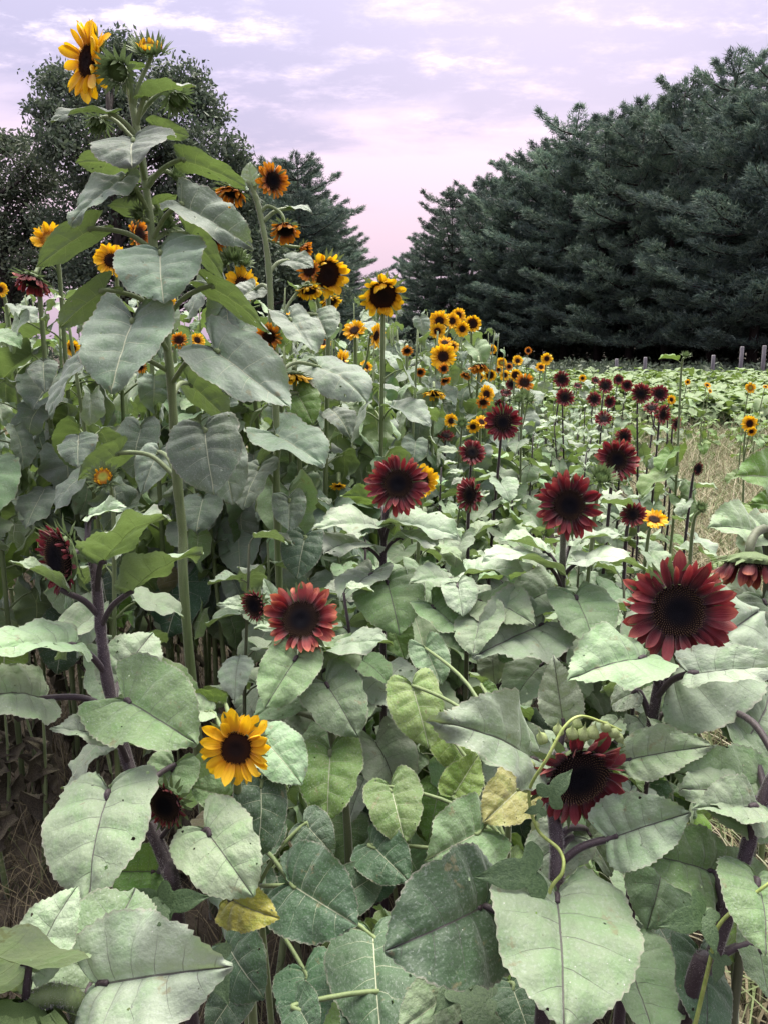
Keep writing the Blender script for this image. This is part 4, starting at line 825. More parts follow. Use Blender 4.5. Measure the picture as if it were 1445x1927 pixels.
# yellow kinds in the tall stand
tall = [
 ('golden sunflower with a pale green centre tilted over the tall stand', [(97, 453, 33, 'pale', facing(20, 18), 2.6)], None, .018),
 ('flat round yellow sunflower with a small dark centre against the dark tree', [(210, 490, 30, 'yel', facing(3, 8), 2.75)], None, 0),
 ('hanging maroon sunflower with long wilted petals', [(62, 528, 38, 'rdroop', (-.2, -.45, -.85), 2.55)], None, 0),
 ('orange sunflower caught behind the tallest stem', [(262, 442, 28, 'oyel', facing(60, 0), 2.5)], None, 0),
 ('yellow sunflower facing sideways from behind a green drooping leaf', [(456, 536, 33, 'yel', facing(38, 10), 2.5)], None, 0),
 ('bronze sunflower hanging behind a grey leaf of the tallest plant', [(408, 442, 36, 'droop', (.3, -.6, -.7), 2.5)], None, 0),
 ('heavy yellow sunflower with a large brown face and a small orange flower beside it', [(616, 516, 42, 'ydroop', facing(30, -12), 2.45), (583, 509, 22, 'oyel', facing(-8, 5), 2.4), (622, 568, 22, 'ydroop', facing(35, -50), 2.6)], None, 0),
 ('big nodding sunflower with a brown face partly covered by a narrow leaf', [(720, 556, 43, 'ydroop', facing(8, -28), 2.6)], None, 0),
 ('hanging yellow sunflower showing its green back', [(553, 709, 34, 'ydroop', facing(0, -74), 2.3)], None, 0),
 ('yellow sunflower seen edge on beside broad grey leaves', [(645, 682, 24, 'yel', facing(72, 5), 2.8)], None, 0),
 ('yellow flower with its petals folded behind a heart shaped leaf', [(668, 622, 22, 'yel', facing(-20, 40), 3.0), (708, 632, 22, 'yel', facing(60, -10), 3.0)], None, 0),
 ('bunch of small bright yellow sunflowers standing clear against the pines', [(826, 604, 19, 'yel', facing(-5, 5), 4.6), (850, 604, 15, 'yel', facing(5, 8), 4.7), (862, 593, 14, 'yel', facing(25, 10), 4.8), (822, 623, 15, 'yel', facing(-5, 0), 4.6), (869, 619, 14, 'yel', facing(5, 0), 4.7)], None, 0),
 ('yellow sunflower with curled in petals next to the bright bunch', [(888, 609, 16, 'ydroop', facing(0, 5), 4.8)], None, 0),
 ('yellow sunflower with a brown centre and a tiny orange one under it', [(833, 671, 24, 'yel', facing(-3, 10), 4.2), (836, 645, 15, 'yel', facing(0, 50), 4.4), (852, 652, 11, 'yel', facing(10, 20), 4.4), (834, 694, 10, 'org', facing(0, 5), 4.1)], None, 0),
 ('hanging yellow sunflower with a leaf stuck to its underside', [(816, 740, 24, 'ydroop', facing(0, -70), 3.9), (836, 715, 12, 'droop', facing(20, -40), 3.9)], None, 0),
 ('hanging orange sunflower in front of a grey leaf', [(901, 689, 22, 'droop', facing(10, -70), 4.5), (876, 705, 12, 'droop', facing(-40, -50), 4.4)], None, 0),
 ('yellow sunflower tipped to one side next to dark red flowers', [(914, 742, 17, 'yel', facing(25, 5), 4.3), (908, 757, 13, 'oyel', facing(0, -30), 4.2)], None, 0),
 ('orange ringed yellow sunflower behind the cluster of grey buds', [(986, 720, 18, 'oyel', facing(0, 20), 5.0)], None, 0),
 ('yellow flower pair behind the ragged red sunflower', [(905, 794, 14, 'yel', facing(20, 40), 3.7), (889, 803, 13, 'yel', facing(-10, -20), 3.7), (848, 792, 13, 'yel', facing(0, 10), 3.8)], None, 0),
 ('spiky green bud cluster on a tall stalk behind grey leaves', [(440, 480, 20, 'bud', (0, -.5, .85), 2.5), (425, 492, 16, 'bud', (-.4, -.5, .7), 2.5), (458, 490, 16, 'bud', (.4, -.5, .7), 2.5)], None, 0),
]
for lb, hs, gp, _ in tall:
    d0 = hs[0][5]; head_plant(lb, gp, hs, 'yel', 15 if d0 < 3.5 else 13, .185, tip=None, z0=.60)
for (x, y, rp, sty, dg, ev, d) in [(137, 655, 15, 'yel', 40, 0, 3.0), (338, 640, 16, 'oyel', 0, 20, 3.2), (372, 640, 14, 'yel', 30, 20, 3.3), (318, 569, 13, 'yel', 0, 10, 3.3), (0, 545, 14, 'yel', 30, 5, 2.9), (610, 645, 14, 'yel', -10, 40, 3.4), (545, 598, 13, 'yel', 0, 50, 3.3), (566, 770, 14, 'oyel', 10, -20, 3.2), (790, 700, 10, 'org', 0, -30, 4.2), (365, 888, 14, 'org', 10, -10, 2.7), (637, 914, 15, 'yel', 0, -60, 2.6), (765, 660, 11, 'org', 0, -30, 3.9), (265, 690, 12, 'org', 0, 0, 3.2), (690, 690, 12, 'yel', 40, 30, 3.2)]:
    head_plant('small yellow or orange flower showing through gaps in the tall grey green stand', GT, [(x, y, rp, sty, facing(dg, ev), d)], 'yel', 14, .20)
for (x, y, rp, sty, dg, ev) in [(925, 658, 9, 'yel', 0, 5), (943, 683, 10, 'pale', 0, 10), (949, 706, 10, 'yel', 10, 5), (921, 706, 12, 'ydroop', 10, -10), (973, 679, 10, 'yel', 0, 20), (969, 706, 12, 'ydroop', 0, 5), (993, 660, 7, 'org', 0, 5), (1028, 675, 11, 'yel', -12, 5), (1017, 691, 10, 'yel', 0, 30), (903, 710, 8, 'yel', 0, 5), (957, 690, 7, 'org', 0, 0), (938, 695, 7, 'org', 0, 0), (1095, 712, 7, 'yel', 0, 5)]:
    head_plant('small yellow sunflower with a dark centre at the far end of the tall stand', GY, [(x, y, rp, sty, facing(dg, ev))], 'yel', 10, .19, Dm=.058, z0=.5)
# ------------------------------------------------------------------ leafy plants without an open flower
def leafy(label, group, x, y, h, kind, n, size, r, cols, purple):
    rt = Vector((x, y, -.01)); e = plant(label, group, rt); th = .008 if kind == 'flat' else .011
    tp = Vector((x+r.uniform(-.10, .10), y+r.uniform(-.08, .08), h))
    path = stem(e, [rt, rt.lerp(tp, .5)+Vector((r.uniform(-.04, .04), r.uniform(-.04, .04), 0)), tp], th, th*.45, purple, 0, ns=6)
    auto_leaves(e, path, .40 if kind == 'flat' else .62, h, n, size, kind, cols, purple, r, top=.5); return e
rr = random.Random(99); cand = []
def spread(n, region, dmin, seed):
    r = random.Random(seed); res = []; tr = 0
    while len(res) < n and tr < 6000:
        tr += 1; q = region(r)
        if q is None: continue
        if all((q[0]-a)**2+(q[1]-b)**2 > (dmin*(1+.05*q[1]))**2 for a, b in res): res.append(q)
    return res
def reg_red(r):
    y = 1.55+6.6*r.random()**.9; x = r.uniform(Lb(y)+.02, Rb(y)-.16-.05*y); return x, y
for x, y in spread(62, reg_red, .21, 3):
    q = rr.random(); near = y < 2.6
    leafy('pale leafy sunflower without a flower filling the rows of dark red ones', 'flowerless plants in the red rows', x, y, rr.uniform(.98, 1.16), 'flat', 16, rr.uniform(.125, .165), rr, 'ppssmp', rr.choice([1, 1, .6, .2]))
def reg_tall(r):
    y = 2.15+6.0*r.random(); x = r.uniform(-.62*y-.5, Lb(y)-.02)
    if abs(x+.5) < .12 and y < 2.3: return None
    return x, y
for x, y in spread(88, reg_tall, .25, 4):
    hmax = 1.60+.10*rr.random()+.055*(y-2)
    leafy('tall flowerless sunflower with hanging grey green leaves inside the tall stand', 'flowerless plants in the tall stand', x, y, min(hmax+rr.uniform(-.12, .24), 1.92 if x < Lb(y)-.45 else 1.72), 'hang', 19, rr.uniform(.13, .20), rr, 'ggpmgp', 0)
def reg_edge(r):
    y = 2.35+6.2*r.random()**.85; return Lb(y)-.42*r.random()-.02, y
for x, y in spread(34, reg_edge, .22, 44):
    leafy('tall flowerless sunflower with hanging grey green leaves inside the tall stand', 'flowerless plants in the tall stand', x, y, rr.uniform(1.52, 1.74), 'hang', 19, rr.uniform(.13, .175), rr, 'ggpmgp', 0)
# low shaded plants at the near edge
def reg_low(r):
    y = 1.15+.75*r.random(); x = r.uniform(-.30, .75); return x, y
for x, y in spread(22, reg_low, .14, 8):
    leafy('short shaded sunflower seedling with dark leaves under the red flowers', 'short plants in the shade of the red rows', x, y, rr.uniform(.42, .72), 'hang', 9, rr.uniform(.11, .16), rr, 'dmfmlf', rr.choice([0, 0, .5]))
# brown withered leaves hanging on the lower stalks of the stand
V0, F0, _, _ = blade(901, 'broad', nt=16, ns=4, fold=.5, curl=1.6, wave=.2, holes=0, teeth=.03, chew=0)
dead_me = [mesh('withered_leaf', *blade(901+i, 'broad', nt=16, ns=4, fold=.6, curl=1.8, wave=.25, twist=.8, holes=0, teeth=.03, chew=0)[:2], [M['dead']]) for i in range(3)]
for x, y in spread(70, lambda r: (r.uniform(-1.6, .2), 2.0+1.9*r.random()), .10, 11):
    rt = Vector((x, y, -.01)); e = plant('bare sunflower stalk hung with brown withered leaves below the tall stand', 'bare stalks below the tall stand', rt); h = rr.uniform(.45, .72)
    tp = Vector((x+rr.uniform(-.06, .06), y, h)); path = stem(e, [rt, rt.lerp(tp, .5)+Vector((.01, 0, 0)), tp], .009, .003, rr.choice([0, 0, .3]), 0, ns=6)
    for k in range(4):
        z = rr.uniform(.12, h*.85); p = min(path, key=lambda q: abs(q.z-z)); s = rr.uniform(.07, .13)
        ob('withered_leaf', rr.choice(dead_me), e, Matrix.Translation(p-rt) @ Matrix.Rotation(rr.uniform(0, 6.28), 4, 'Z') @ Matrix.Rotation(rr.uniform(.7, 1.3), 4, 'Y') @ Matrix.Diagonal((s, s*.6, s, 1)))
# ------------------------------------------------------------------ climbing vine on the nodding flower and its neighbours
def vine_leaf_geo():
    o = cat_rom([Vector(q+(0,)) for q in [(0, 0), (-.12, .10), (-.18, .28), (-.02, .46), (.14, .40), (.24, .22), (.40, .24), (.62, .20), (.85, .07), (1, 0)]], 4)
    V = []; F = []; n = len(o)
    for i, q in enumerate(o): V.append(Vector((max(0, q.x)*.98, 0, -.03-.35*max(0, q.x)**2)))
    for s in (1, -1):
        b = len(V)
        for k in (.5, 1):
            for i, q in enumerate(o): c = V[i].lerp(Vector((q.x, q.y*s, 0)), k); c.z = .10*abs(c.y)*(1.4-k)-.35*max(0, c.x)**2-.12*k*abs(q.y); V.append(c)
        for i in range(n-1):
            for u, v in ((0, b), (b, b+n)):
                f = (u+i, u+i+1, v+i+1, v+i); F.append(f if s > 0 else f[::-1])
    return V, F
VLM = mesh('vine_leaf', *vine_leaf_geo(), [M['vleaf']])
def budgeo():
    prof = [(0, 0), (.30, .12), (.42, .35), (.34, .58), (.16, .78), (.05, 1.0), (.01, 1.35)]; V = []; F = []
    for q, z in prof:
        for j in range(8): a = j*math.pi/4; k = 1+.12*math.cos(4*a); V.append(Vector((q*k*math.cos(a), q*k*math.sin(a), z)))
    for i in range(len(prof)-1):
        for j in range(8): a = i*8+j; b = i*8+(j+1) % 8; F.append((a, b, b+8, a+8))
    return V, F
BUD = mesh('vine_bud', *budgeo(), [M['bract']])
def vine(label, pts, r0, leaves=(), buds=(), root=None):
    pts = [P(*q) for q in pts]; e = plant(label, None, pts[0] if root is None else root, 'climbing_vine', 'vine')
    v, f = tube([p-e.location for p in cat_rom(pts, 8)], r0, r0*.7, 7); ob('vine_stem', mesh('vine_stem', v, f, [M['vine']]), e)
    for (x, y, d, tx, ty, d1, n) in leaves:
        b = P(x, y, d); t = P(tx, ty, d1); L_ = (t-b).length; ob('leaf', VLM, e, frame(b-e.location, t-b, n, L_, L_, L_))
    for (x, y, d, dx, dy, dd, s) in buds:
        z = Vector((dx, dd, dy)).normalized(); xx = z.orthogonal().normalized(); mx = Matrix((xx, z.cross(xx), z)).transposed().to_4x4() @ Matrix.Diagonal((s, s, s, 1)); mx.translation = P(x, y, d)-e.location
        ob('bud', BUD, e, mx)
    return e
vine('yellow green vine looping over the nodding maroon flower with a row of pointed buds',
     [(1010, 1930, .93), (1028, 1700, .94), (1058, 1640, .935), (1052, 1600, .955), (1010, 1560, .965), (995, 1490, .955), (1030, 1425, .93), (1060, 1370, .935), (1090, 1348, .945), (1130, 1358, .955), (1168, 1375, .965)], .0024,
     [(1010, 1640, .93, 912, 1650, .90, F_), (1032, 1500, .925, 1075, 1452, .92, (-.3, -.9, .3)), (1018, 1520, .94, 985, 1530, .94, F_)],
     [(1022, 1398, .97, -.35, .9, -.2, .019), (1050, 1384, .97, -.1, 1, -.1, .018), (1075, 1390, .975, -.05, 1, -.2, .020), (1095, 1392, .975, .05, 1, -.2, .021), (1112, 1390, .972, .15, 1, -.1, .021), (1085, 1372, .985, 0, 1, 0, .017), (1130, 1362, .96, .8, -.5, -.2, .017), (1145, 1372, .962, .9, -.6, -.2, .018), (1158, 1380, .965, .6, -.8, -.2, .016), (1005, 1440, .985, -.9, .2, -.3, .018), (995, 1478, .96, -.9, -.2, -.3, .016), (1010, 1545, .97, -.5, -.6, -.4, .014)])
vine('vine shoot with lobed green leaves climbing the leaning purple stalk', [(1300, 1960, .9), (1335, 1810, .885), (1350, 1745, .88), (1395, 1700, .88), (1450, 1660, .87)], .0026,
     [(1325, 1722, .87, 1262, 1742, .84, F_), (1325, 1722, .87, 1352, 1790, .84, F_), (1325, 1735, .90, 1300, 1690, .91, F_), (1355, 1800, .88, 1350, 1850, .86, F_)])
vine('small dark leafed vine between the broad leaves at the bottom', [(930, 1960, .95), (905, 1880, .96), (880, 1850, .97), (850, 1800, 1.0)], .002,
     [(885, 1862, .95, 905, 1960, .88, F_), (905, 1900, .96, 960, 1960, .92, FR_), (870, 1840, .97, 820, 1890, .93, FL_)])
vine('vine with three lobed dull leaves behind the big left heart leaf', [(330, 1900, 1.0), (310, 1790, 1.02), (305, 1710, 1.03), (330, 1660, 1.04)], .002,
     [(308, 1700, 1.0, 290, 1775, .96, F_), (308, 1700, 1.0, 378, 1690, .98, F_), (306, 1698, 1.02, 250, 1680, 1.0, F_), (400, 1800, 1.05, 420, 1880, 1.0, F_)])
# ------------------------------------------------------------------ the greener crop across the path
def crop_geo(seed, h, n, size, head=False):
    r = random.Random(seed); V = []; F = []; mi = []; UV = []; U2 = []
    tv, tf = tube([Vector((0, 0, 0)), Vector((.02, .01, h*.5)), Vector((0, 0, h))], .010, .005, 5)
    V += tv; F += [list(f) for f in tf]; mi += [1]*len(tf); UV += [(0.5, .5)]*sum(len(f) for f in tf); U2 += [(1, 1)]*sum(len(f) for f in tf); a = 0
    lb = [blade(seed*10+k, ['broad', 'heart', 'ovate'][k], nt=14, ns=3, fold=.2, curl=.7, wave=.07, holes=0, chew=0, teeth=.02) for k in range(3)]
    for i in range(n):
        k = (i+.5)/n; a += 2.4; z = h*(.25+.75*k); s = size*(1.05-.6*k*k)*r.uniform(.8, 1.2); v, f, u, u2 = r.choice(lb)
        mx = Matrix.Translation((0, 0, z)) @ Matrix.Rotation(a+r.uniform(-.4, .4), 4, 'Z') @ Matrix.Rotation(r.uniform(-.3, .7)-.5*(k > .8), 4, 'Y') @ Matrix.Translation((.05, 0, .02)) @ Matrix.Diagonal((s, s, s, 1))
        b = len(V); V += [mx @ q for q in v]; F += [[q+b for q in ff] for ff in f]; mi += [0]*len(f); UV += [q for ff in u for q in ff]; U2 += [q for ff in u2 for q in ff]
    return V, F, mi, UV, U2
def crop_mesh(*a):
    V, F, mi, UV, U2 = crop_geo(*a); return mesh('crop_plant', V, F, [M['cleaf'], M['stem']], mi, UV, U2)
CM = [crop_mesh(21, .66, 12, .18), crop_mesh(22, .76, 13, .18), crop_mesh(23, .60, 11, .17), crop_mesh(24, .70, 12, .18)]
def reg_crop(r):
    y = 9.8+12*r.random()**1.1; lo = Rb(y)+.2; x = r.uniform(lo if y < 12 else 1.0+.1*y, .55*y+1.6); return (x, y) if x > lo or y > 12 else None
GC = [(.12, .19, .055), (.15, .21, .075), (.11, .175, .05), (.17, .22, .09)]
for i, (x, y) in enumerate(spread(150, reg_crop, .24, 21)):
    s = rr.uniform(.8, 1.15); c = rr.choice(GC)
    o = ob('young_sunflower', rr.choice(CM), None, Matrix.Translation((x, y, -.01)) @ Matrix.Rotation(rr.uniform(0, 6.28), 4, 'Z') @ Matrix.Diagonal((s, s, s, 1)), (*c, 0))
    tag(o, 'fresh green flowerless sunflower in the crop across the weedy path', 'sunflower', 'green crop plants across the path')
def far_crop():
    r = random.Random(5); V = []; F = []; mi = []; UV = []; U2 = []
    V0, F0, u0, w0 = blade(77, 'broad', nt=6, ns=2, fold=.2, curl=.7, wave=.07, holes=0, chew=0, teeth=0)
    Vn = np.array([tuple(v) for v in V0]); fl_u = [q for f in u0 for q in f]; fl_w = [q for f in w0 for q in f]
    pls = []
    for _ in range(2300):
        y = 13+14*r.random()**1.1; x = r.uniform(-.3*y-1, .62*y+3) if y > 15 else r.uniform(Rb(y)+.2, .6*y+3); pls.append((x, y))
    for x, y in pls:
        h = r.uniform(.5, .78)
        for k in range(6):
            s = r.uniform(.13, .26)*(1+.015*y); mx = Matrix.Translation((x+r.uniform(-.12, .12), y+r.uniform(-.12, .12), h*(.35+.65*r.random()))) @ Matrix.Rotation(r.uniform(0, 6.28), 4, 'Z') @ Matrix.Rotation(r.uniform(-.5, .6), 4, 'Y') @ Matrix.Diagonal((s, s, s, 1))
            m3 = np.array(mx); b = len(V)
            V.extend((Vn @ m3[:3, :3].T+m3[:3, 3]).tolist()); F.extend([[q+b for q in f] for f in F0]); UV.extend(fl_u); U2.extend(fl_w)
    o = ob('far_crop', mesh('far_crop', V, F, [M['cleaf']], None, UV, U2), None, None, (.135, .195, .062, 0)); tag(o, 'distant mass of green crop leaves reaching to the pine trees', 'crop', kind='stuff')
far_crop()
head_plant('tall lime green sunflower without flowers rising alone beside the path', None, [(1290, 668, 8, 'bud', (0, -.4, .9), 3.9)], 'red', 14, .21, purple=0, z0=.75, cols='lff', z1k=1.03)
for (x, y, rp, dg, ev, d) in [(1411, 730, 11, -5, 10, 7.5), (1330, 725, 7, 10, 40, 9), (1293, 719, 6, 0, 10, 10), (1335, 736, 5, 30, 20, 9.5), (1440, 728, 6, 0, 50, 9)]:
    head_plant('yellow sunflower of the green crop across the weedy path', 'yellow flowers of the green crop', [(x, y, rp, 'pale' if rp == 11 else 'yel', facing(dg, ev), d)], 'red', 6, .14, purple=0, cols='fl', z0=.3)
head_plant('yellow sunflower turned sideways above the straw of the path', None, [(1410, 797, 17, 'yel', facing(-55, 5), 4.4), (1413, 812, 10, 'yel', facing(-10, -20), 4.35)], 'red', 8, .15, purple=0, cols='fl', z0=.3)
e = plant('bright green broad leaves of a sunflower entering beside the straw', None, G0(P(1500, 1050, 2.0)))
pq = stem(e, [e.location, P(1500, 1000, 2.0), P(1490, 850, 2.0)], .009, .005, 0)
for a in [(1470, 905, 1380, 898, 1.95, 1.85, (0, -.75, .65), .7, 'f', 0, 'broad', 0), (1465, 960, 1405, 950, 1.98, 1.92, (0, -.6, .8), .6, 'f', 0, 'ovate', 1), (1490, 860, 1560, 880, 2.0, 1.95, F_, .8, 'f', 0, 'broad', 2)]: hleaf(e, pq, *a)
# flowers push through the canopy: drop the leaves that would grow right across a flower's face
def cpx(p):
    v = p-Vector((0, 0, EYE)); z = v.dot(FW); return (v.x/z, v.dot(UP)/z, z)
hp_ = [(*cpx(p), r_) for p, r_ in HEADS]; gone = 0
for o, e, ml in AUTO:
    m = Matrix.Translation(e.location) @ ml; pts = [cpx(m @ Vector(o.data.vertices[k].co)) for k in range(0, len(o.data.vertices), 7)]
    zc = sum(q[2] for q in pts)/len(pts)
    if zc < .3: continue
    for hx, hy, hz, hr in hp_:
        if zc > hz-.03: continue
        q2 = (hr*.92/hz)**2
        if any((q[0]-hx)**2+(q[1]-hy)**2 < q2 for q in pts): bpy.data.objects.remove(o); gone += 1; break
print('leaves dropped', gone, 'of', len(AUTO))
# ------------------------------------------------------------------ trees
M['bark'] = plain('bark', (.020, .017, .015), (.055, .048, .043), 6, .9, .15, 0, .8, (1, 1, .25))
M['oak'] = island_mat('tree_leaf', [(0, (.045, .070, .048)), (.5, (.080, .112, .070)), (1, (.135, .17, .105))], .6, .3, .3)
M['needle'] = island_mat('pine_needle', [(0, (.065, .112, .100)), (.5, (.122, .178, .150)), (1, (.20, .255, .205))], .6, .25, .25, .6)
def leaf_cloud(blobs, n_sub, n_leaf, size, seed):
    r = np.random.default_rng(seed); C = []
    for (c, rx, ry, rz) in blobs:
        u = r.normal(size=(n_sub, 3)); u /= np.linalg.norm(u, axis=1)[:, None]; q = r.random((n_sub, 1))**.45
        sub = np.array(c)+u*q*np.array([rx, ry, rz])
        for s in sub:
            k = n_leaf; v = np.clip(r.normal(size=(k, 3)), -1.9, 1.9)*np.array([.30, .30, .20])*min(rx, 1.6); C.append(s+v)
    C = np.concatenate(C); n = len(C)
    a = r.normal(size=(n, 3)); a /= np.linalg.norm(a, axis=1)[:, None]; b = np.cross(a, r.normal(size=(n, 3))); b /= np.linalg.norm(b, axis=1)[:, None]
    s = size*r.uniform(.6, 1.3, (n, 1)); V = np.empty((n, 4, 3)); V[:, 0] = C-a*s; V[:, 1] = C+b*s*.45; V[:, 2] = C+a*s; V[:, 3] = C-b*s*.45
    return V.reshape(-1, 3), np.arange(n*4).reshape(n, 4)
def np_mesh(name, V, Fq, m_):
    me = bpy.data.meshes.new(name); n, k = Fq.shape
    me.vertices.add(len(V)); me.vertices.foreach_set('co', np.ascontiguousarray(V, dtype=np.float32).ravel())
    me.loops.add(n*k); me.loops.foreach_set('vertex_index', Fq.astype(np.int32).ravel())
    me.polygons.add(n); me.polygons.foreach_set('loop_start', np.arange(0, n*k, k, dtype=np.int32)); me.polygons.foreach_set('loop_total', np.full(n, k, dtype=np.int32))
    me.materials.append(m_); me.update(calc_edges=True); return me
def broad_tree(label, rootpx, d, blobs_px, trunk_r, seed, n_leaf=48, n_sub=22):
    c0 = P(rootpx, 640, d); e = plant(label, None, Vector((c0.x, c0.y, 0)), 'broadleaf_tree', 'tree'); r = random.Random(seed); blobs = []
    for (x, y, rp) in blobs_px:
        for k in range(2 if rp > 45 else 1):
            dd = d+r.uniform(-1, 1)*rp*d/FPX*1.1; p = P(x+r.uniform(-.2, .2)*rp, y+r.uniform(-.2, .2)*rp, dd); q = rp*d/FPX
            blobs.append((tuple(p-e.location), q, q, q*.8))
    V, Fq = leaf_cloud(blobs, n_sub, n_leaf, .165, seed); ob('crown', np_mesh('crown', V, Fq, M['oak']), e)
    top = max(b[0][2] for b in blobs); tv = []; tf = []
    tube([Vector((0, 0, -.1)), Vector((.1, 0, top*.3)), Vector((-.1, .1, top*.6)), Vector((.1, 0, top*.9))], trunk_r, trunk_r*.2, 9, True, tv, tf); ob('trunk', mesh('trunk', tv, tf, [M['bark']]), e)
    lv = []; lf = []
    for b in blobs:
        p = Vector(b[0]); a = Vector((0, 0, max(1.5, p.z-math.hypot(p.x, p.y)*r.uniform(.6, .9)-.5)))
        if a.z > p.z: a.z = p.z*.6
        m1 = a.lerp(p, .5)+Vector((r.uniform(-.4, .4), r.uniform(-.4, .4), r.uniform(-.2, .5)))
        pth = cat_rom([a, m1, p], 4); tube(pth, .14, .03, 5, False, lv, lf)
        for k in range(5):
            q = pth[r.randrange(3, len(pth))]; tube([q, q+Vector((r.uniform(-1, 1), r.uniform(-1, 1), r.uniform(-.4, .9)))*b[1]*.5], .035, .01, 4, False, lv, lf)
    ob('limbs', mesh('limbs', lv, lf, [M['bark']]), e); return e
broad_tree('tall broad leafed tree with an uneven round crown behind the tallest sunflower', 235, 46, [(240, 95, 34), (205, 120, 45), (120, 150, 45), (150, 200, 60), (95, 215, 40), (330, 160, 48), (375, 175, 40), (395, 215, 38), (300, 200, 60), (230, 200, 60), (110, 265, 55), (190, 280, 65), (290, 280, 65), (370, 270, 50), (420, 290, 45), (445, 320, 32), (160, 350, 65), (250, 370, 70), (340, 360, 65), (420, 370, 50), (470, 390, 40), (480, 450, 45), (470, 520, 50), (520, 480, 40), (540, 540, 45), (600, 540, 40), (120, 430, 55), (210, 450, 65), (300, 450, 65), (390, 450, 60), (160, 520, 55), (270, 530, 60), (370, 530, 60), (440, 450, 40)], .42, 41)
broad_tree('dark spreading broad leafed tree at the edge behind the tall stand', 20, 50, [(25, 275, 35), (60, 300, 40), (-20, 300, 45), (-70, 330, 55), (30, 350, 55), (90, 350, 45), (-40, 400, 60), (50, 420, 55), (100, 440, 45), (0, 480, 60), (70, 510, 55), (-80, 480, 60), (120, 520, 45), (20, 560, 50)], .40, 42)
def pine_geo(seed, Hh, wid, dens=1.0):
    r = np.random.default_rng(seed); rp = random.Random(seed); tips = []; bv = []; bf = []; z = .10*Hh
    while z < Hh*.985:
        k = (z/Hh); env = wid*((1-k)**.44)*(.80+.35*min(1, k*5))*(1+.22*math.sin(z*1.9+seed))
        nb = rp.randint(5, 7); a0 = rp.uniform(0, 6.28)
        for b in range(nb):
            a = a0+b*6.283/nb+rp.uniform(-.35, .35); L_ = env*rp.uniform(.50, 1.18)+.15; up = rp.uniform(-.12, .10)+.55*k**2
            p0 = Vector((0, 0, z)); d = Vector((math.cos(a), math.sin(a), 0)); sd_ = Vector((-d.y, d.x, 0))
            pth = [p0+d*(L_*t)+Vector((0, 0, L_*(up*t+.16*t*t-.10*math.sin(t*3)))) for t in (0, .35, .7, 1)]
            tube(pth, .03+.012*L_, .01, 4, False, bv, bf)
            nt_ = int((6+L_*19)*dens)
            for q in range(nt_):
                t = .22+.78*rp.random()**.75; i = min(2, int(t*3)); c = pth[i].lerp(pth[i+1], min(1, t*3-i))
                w = L_*.34*(1.15-t)*1.6; o = rp.uniform(-1, 1)*w
                c = c+sd_*o+d*(-abs(o)*.25+rp.uniform(0, .2))+Vector((0, 0, rp.gauss(.05, .055)))
                tips.append((c, (d*.8+sd_*(o/(w+.01))*.7+Vector((0, 0, .55))).normalized()))
        z += rp.uniform(.75, 1.25)
    tips += [(Vector((0, 0, Hh+rp.uniform(-.8, .1))), Vector((rp.uniform(-.4, .4), rp.uniform(-.4, .4), 1))) for _ in range(14)]
    C = np.array([tuple(t[0]) for t in tips]); D = np.array([tuple(t[1]) for t in tips]); nn = 9; n = len(C)
    C = np.repeat(C, nn, 0)+r.normal(size=(n*nn, 3))*.06; D = np.repeat(D, nn, 0)+r.normal(size=(n*nn, 3))*.55; D /= np.linalg.norm(D, axis=1)[:, None]
    S = np.cross(D, r.normal(size=D.shape)); S /= np.linalg.norm(S, axis=1)[:, None]
    L_ = r.uniform(.16, .34, (n*nn, 1)); V = np.empty((n*nn, 3, 3)); V[:, 0] = C-S*.022; V[:, 1] = C+S*.022; V[:, 2] = C+D*L_
    return V.reshape(-1, 3), np.arange(n*nn*3).reshape(-1, 3), bv, bf
PV = []
for i, (hh, w) in enumerate([(16, 4.3), (15, 3.8), (17, 4.6), (14.5, 4.0)]):
    V, Fq, bv, bf = pine_geo(60+i, hh, w, 1.5)
    tv, tf = tube([Vector((0, 0, -.1)), Vector((.05, .02, hh*.4)), Vector((0, 0, hh*.97))], .24, .03, 8)
    PV.append((hh, np_mesh('crown', V, Fq, M['needle']), mesh('branches', bv, bf, [M['bark']]), mesh('trunk', tv, tf, [M['bark']])))
def pine(label, group, x, y, h, r, wide=1.0):
    hh, cm, bm, tm = PV[r.randrange(4)]; e = plant(label, group, Vector((x, y, 0)), 'pine_tree', 'tree'); s = h/hh
    e.rotation_euler = (0, 0, r.uniform(0, 6.28)); e.scale = (s*wide*r.uniform(.95, 1.15),)*2+(s,)
    ob('trunk', tm, e); ob('branches', bm, e); ob('crown', cm, e)
rt_ = random.Random(17)
def pine_px(x, ytop, d, lb, gp=None, wide=1.0):
    p = P(x, ytop, d); pine(lb, gp, p.x, p.y, p.z, rt_, wide)
G1 = 'pine trees along the edge of the field'; G2 = 'pine trees behind the front row'
for x, yt, d in [(800, 445, 76), (852, 352, 72), (915, 330, 68), (975, 300, 64), (1030, 268, 61), (1082, 222, 57), (1150, 212, 54), (1215, 185, 50), (1290, 150, 47), (1385, 122, 43), (1470, 118, 40), (1560, 110, 40), (1650, 110, 41)]:
    pine_px(x, yt, d, 'shortest pine at the far end of the front row beside the open gap of sky' if x == 800 else 'dark dense pine tree in the front row along the field edge', G1, 1.12)
for x, yt, d in [(770, 475, 86), (830, 420, 82), (890, 365, 78), (950, 330, 74), (1010, 300, 70), (1060, 270, 67), (1120, 240, 63), (1185, 225, 60), (1250, 195, 57), (1330, 170, 53), (1430, 150, 50), (1530, 130, 48), (1300, 230, 62), (1400, 200, 58), (1150, 270, 70), (1230, 240, 66)]:
    pine_px(x, yt, d, 'dark pine tree in the second row filling the gaps behind the front pines', G2)
pine_px(560, 292, 52, 'lone dark pine tree with a feathery outline behind the branching bronze sunflower', None, 1.35)
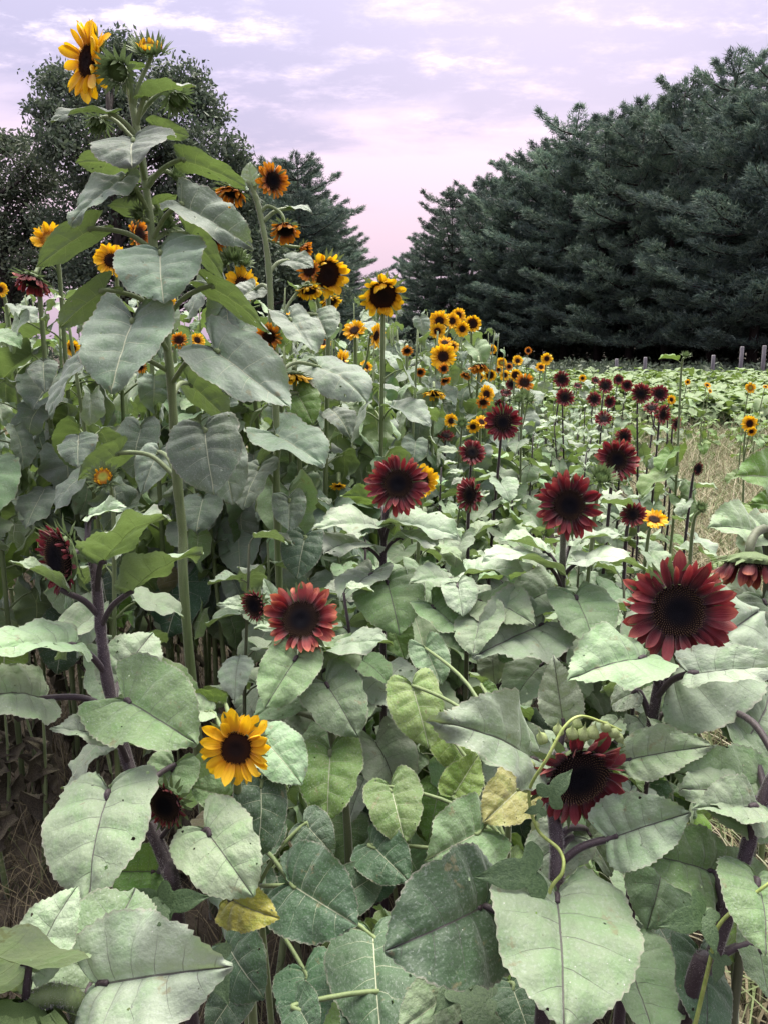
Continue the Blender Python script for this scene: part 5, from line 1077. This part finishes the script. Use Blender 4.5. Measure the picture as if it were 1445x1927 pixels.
pine_px(530, 330, 60, 'bushy pine tree directly behind the lone feathery pine', None, 1.5)
pine_px(500, 350, 56, 'shorter pine tree tucked between the lone pine and the broad leafed tree')
pine_px(618, 400, 58, 'low pine tree leaning out beyond the lone pine', None, 1.4)
for x, yt, dd in ((545, 345, 66), (598, 372, 64), (508, 318, 64), (640, 455, 70)): pine_px(x, yt, dd, 'soft dark pine tree massed behind the lone feathery pine', 'pines massed behind the lone pine', 1.5)
for x in (-90, -40): pine_px(x, 420, 60, 'dark pine tree behind the spreading broad leafed tree', 'pines behind the broad leafed tree')
# undergrowth below the pines and the grey fence posts before them
def und(n, seed):
    r = random.Random(seed); bl = []
    for _ in range(n):
        t = r.random(); x = r.uniform(-12, 34); y = 74-1.0*max(0, x-2)*1.05+r.uniform(3, 12); bl.append(((x, max(y, 47), r.uniform(.3, 2.0)), 1.4, 1.4, 1.0))
    return leaf_cloud(bl, 8, 18, .2, seed)
V, Fq = und(330, 9); tag(ob('undergrowth', np_mesh('undergrowth', V, Fq, M['oak'])), 'dark undergrowth at the foot of the pine trees', 'undergrowth', kind='stuff')
rm = random.Random(31); V, Fq = leaf_cloud([((rm.uniform(-6, .7*yy+4), yy, .12), .9, .9, .25) for yy in [26+22*rm.random() for _ in range(420)]], 5, 14, .13, 15)
tag(ob('field_margin_grass', np_mesh('field_margin_grass', V, Fq, M['oak'])), 'rough dark grass between the green crop and the pine trees', 'grass', kind='stuff')
V, Fq = leaf_cloud([((x, y, .6), 1.6, 1.2, 1.0) for x, y in [(-30+i*1.6, 52+2*math.sin(i)) for i in range(22)]], 14, 22, .16, 13)
tag(ob('hedge', np_mesh('hedge', V, Fq, M['oak'])), 'dark brush along the field edge below the broad leafed trees', 'brush', kind='stuff')
M['post'] = plain('weathered_post', (.16, .155, .16), (.28, .27, .27), 12, .85, .2, 0, .6, (1, 1, .15))
for x, yt, d in [(1396, 652, 31), (1342, 668, 32), (1214, 672, 33.5), (1160, 675, 34.5), (1438, 650, 30.5)]:
    t = P(x, yt, d); v, f = tube([Vector((0, 0, -.1)), Vector((.01, 0, t.z*.5)), Vector((0, .01, t.z-.04)), Vector((0, .01, t.z))], .075, .062, 9, rfun=lambda k: .078 if k < .9 else .06)
    tag(ob('fence_post', mesh('fence_post', v, f, [M['post']]), None, Matrix.Translation((t.x, t.y, 0))), 'slim grey fence post standing before the dark pine trunks', 'post', 'grey fence posts before the pines')
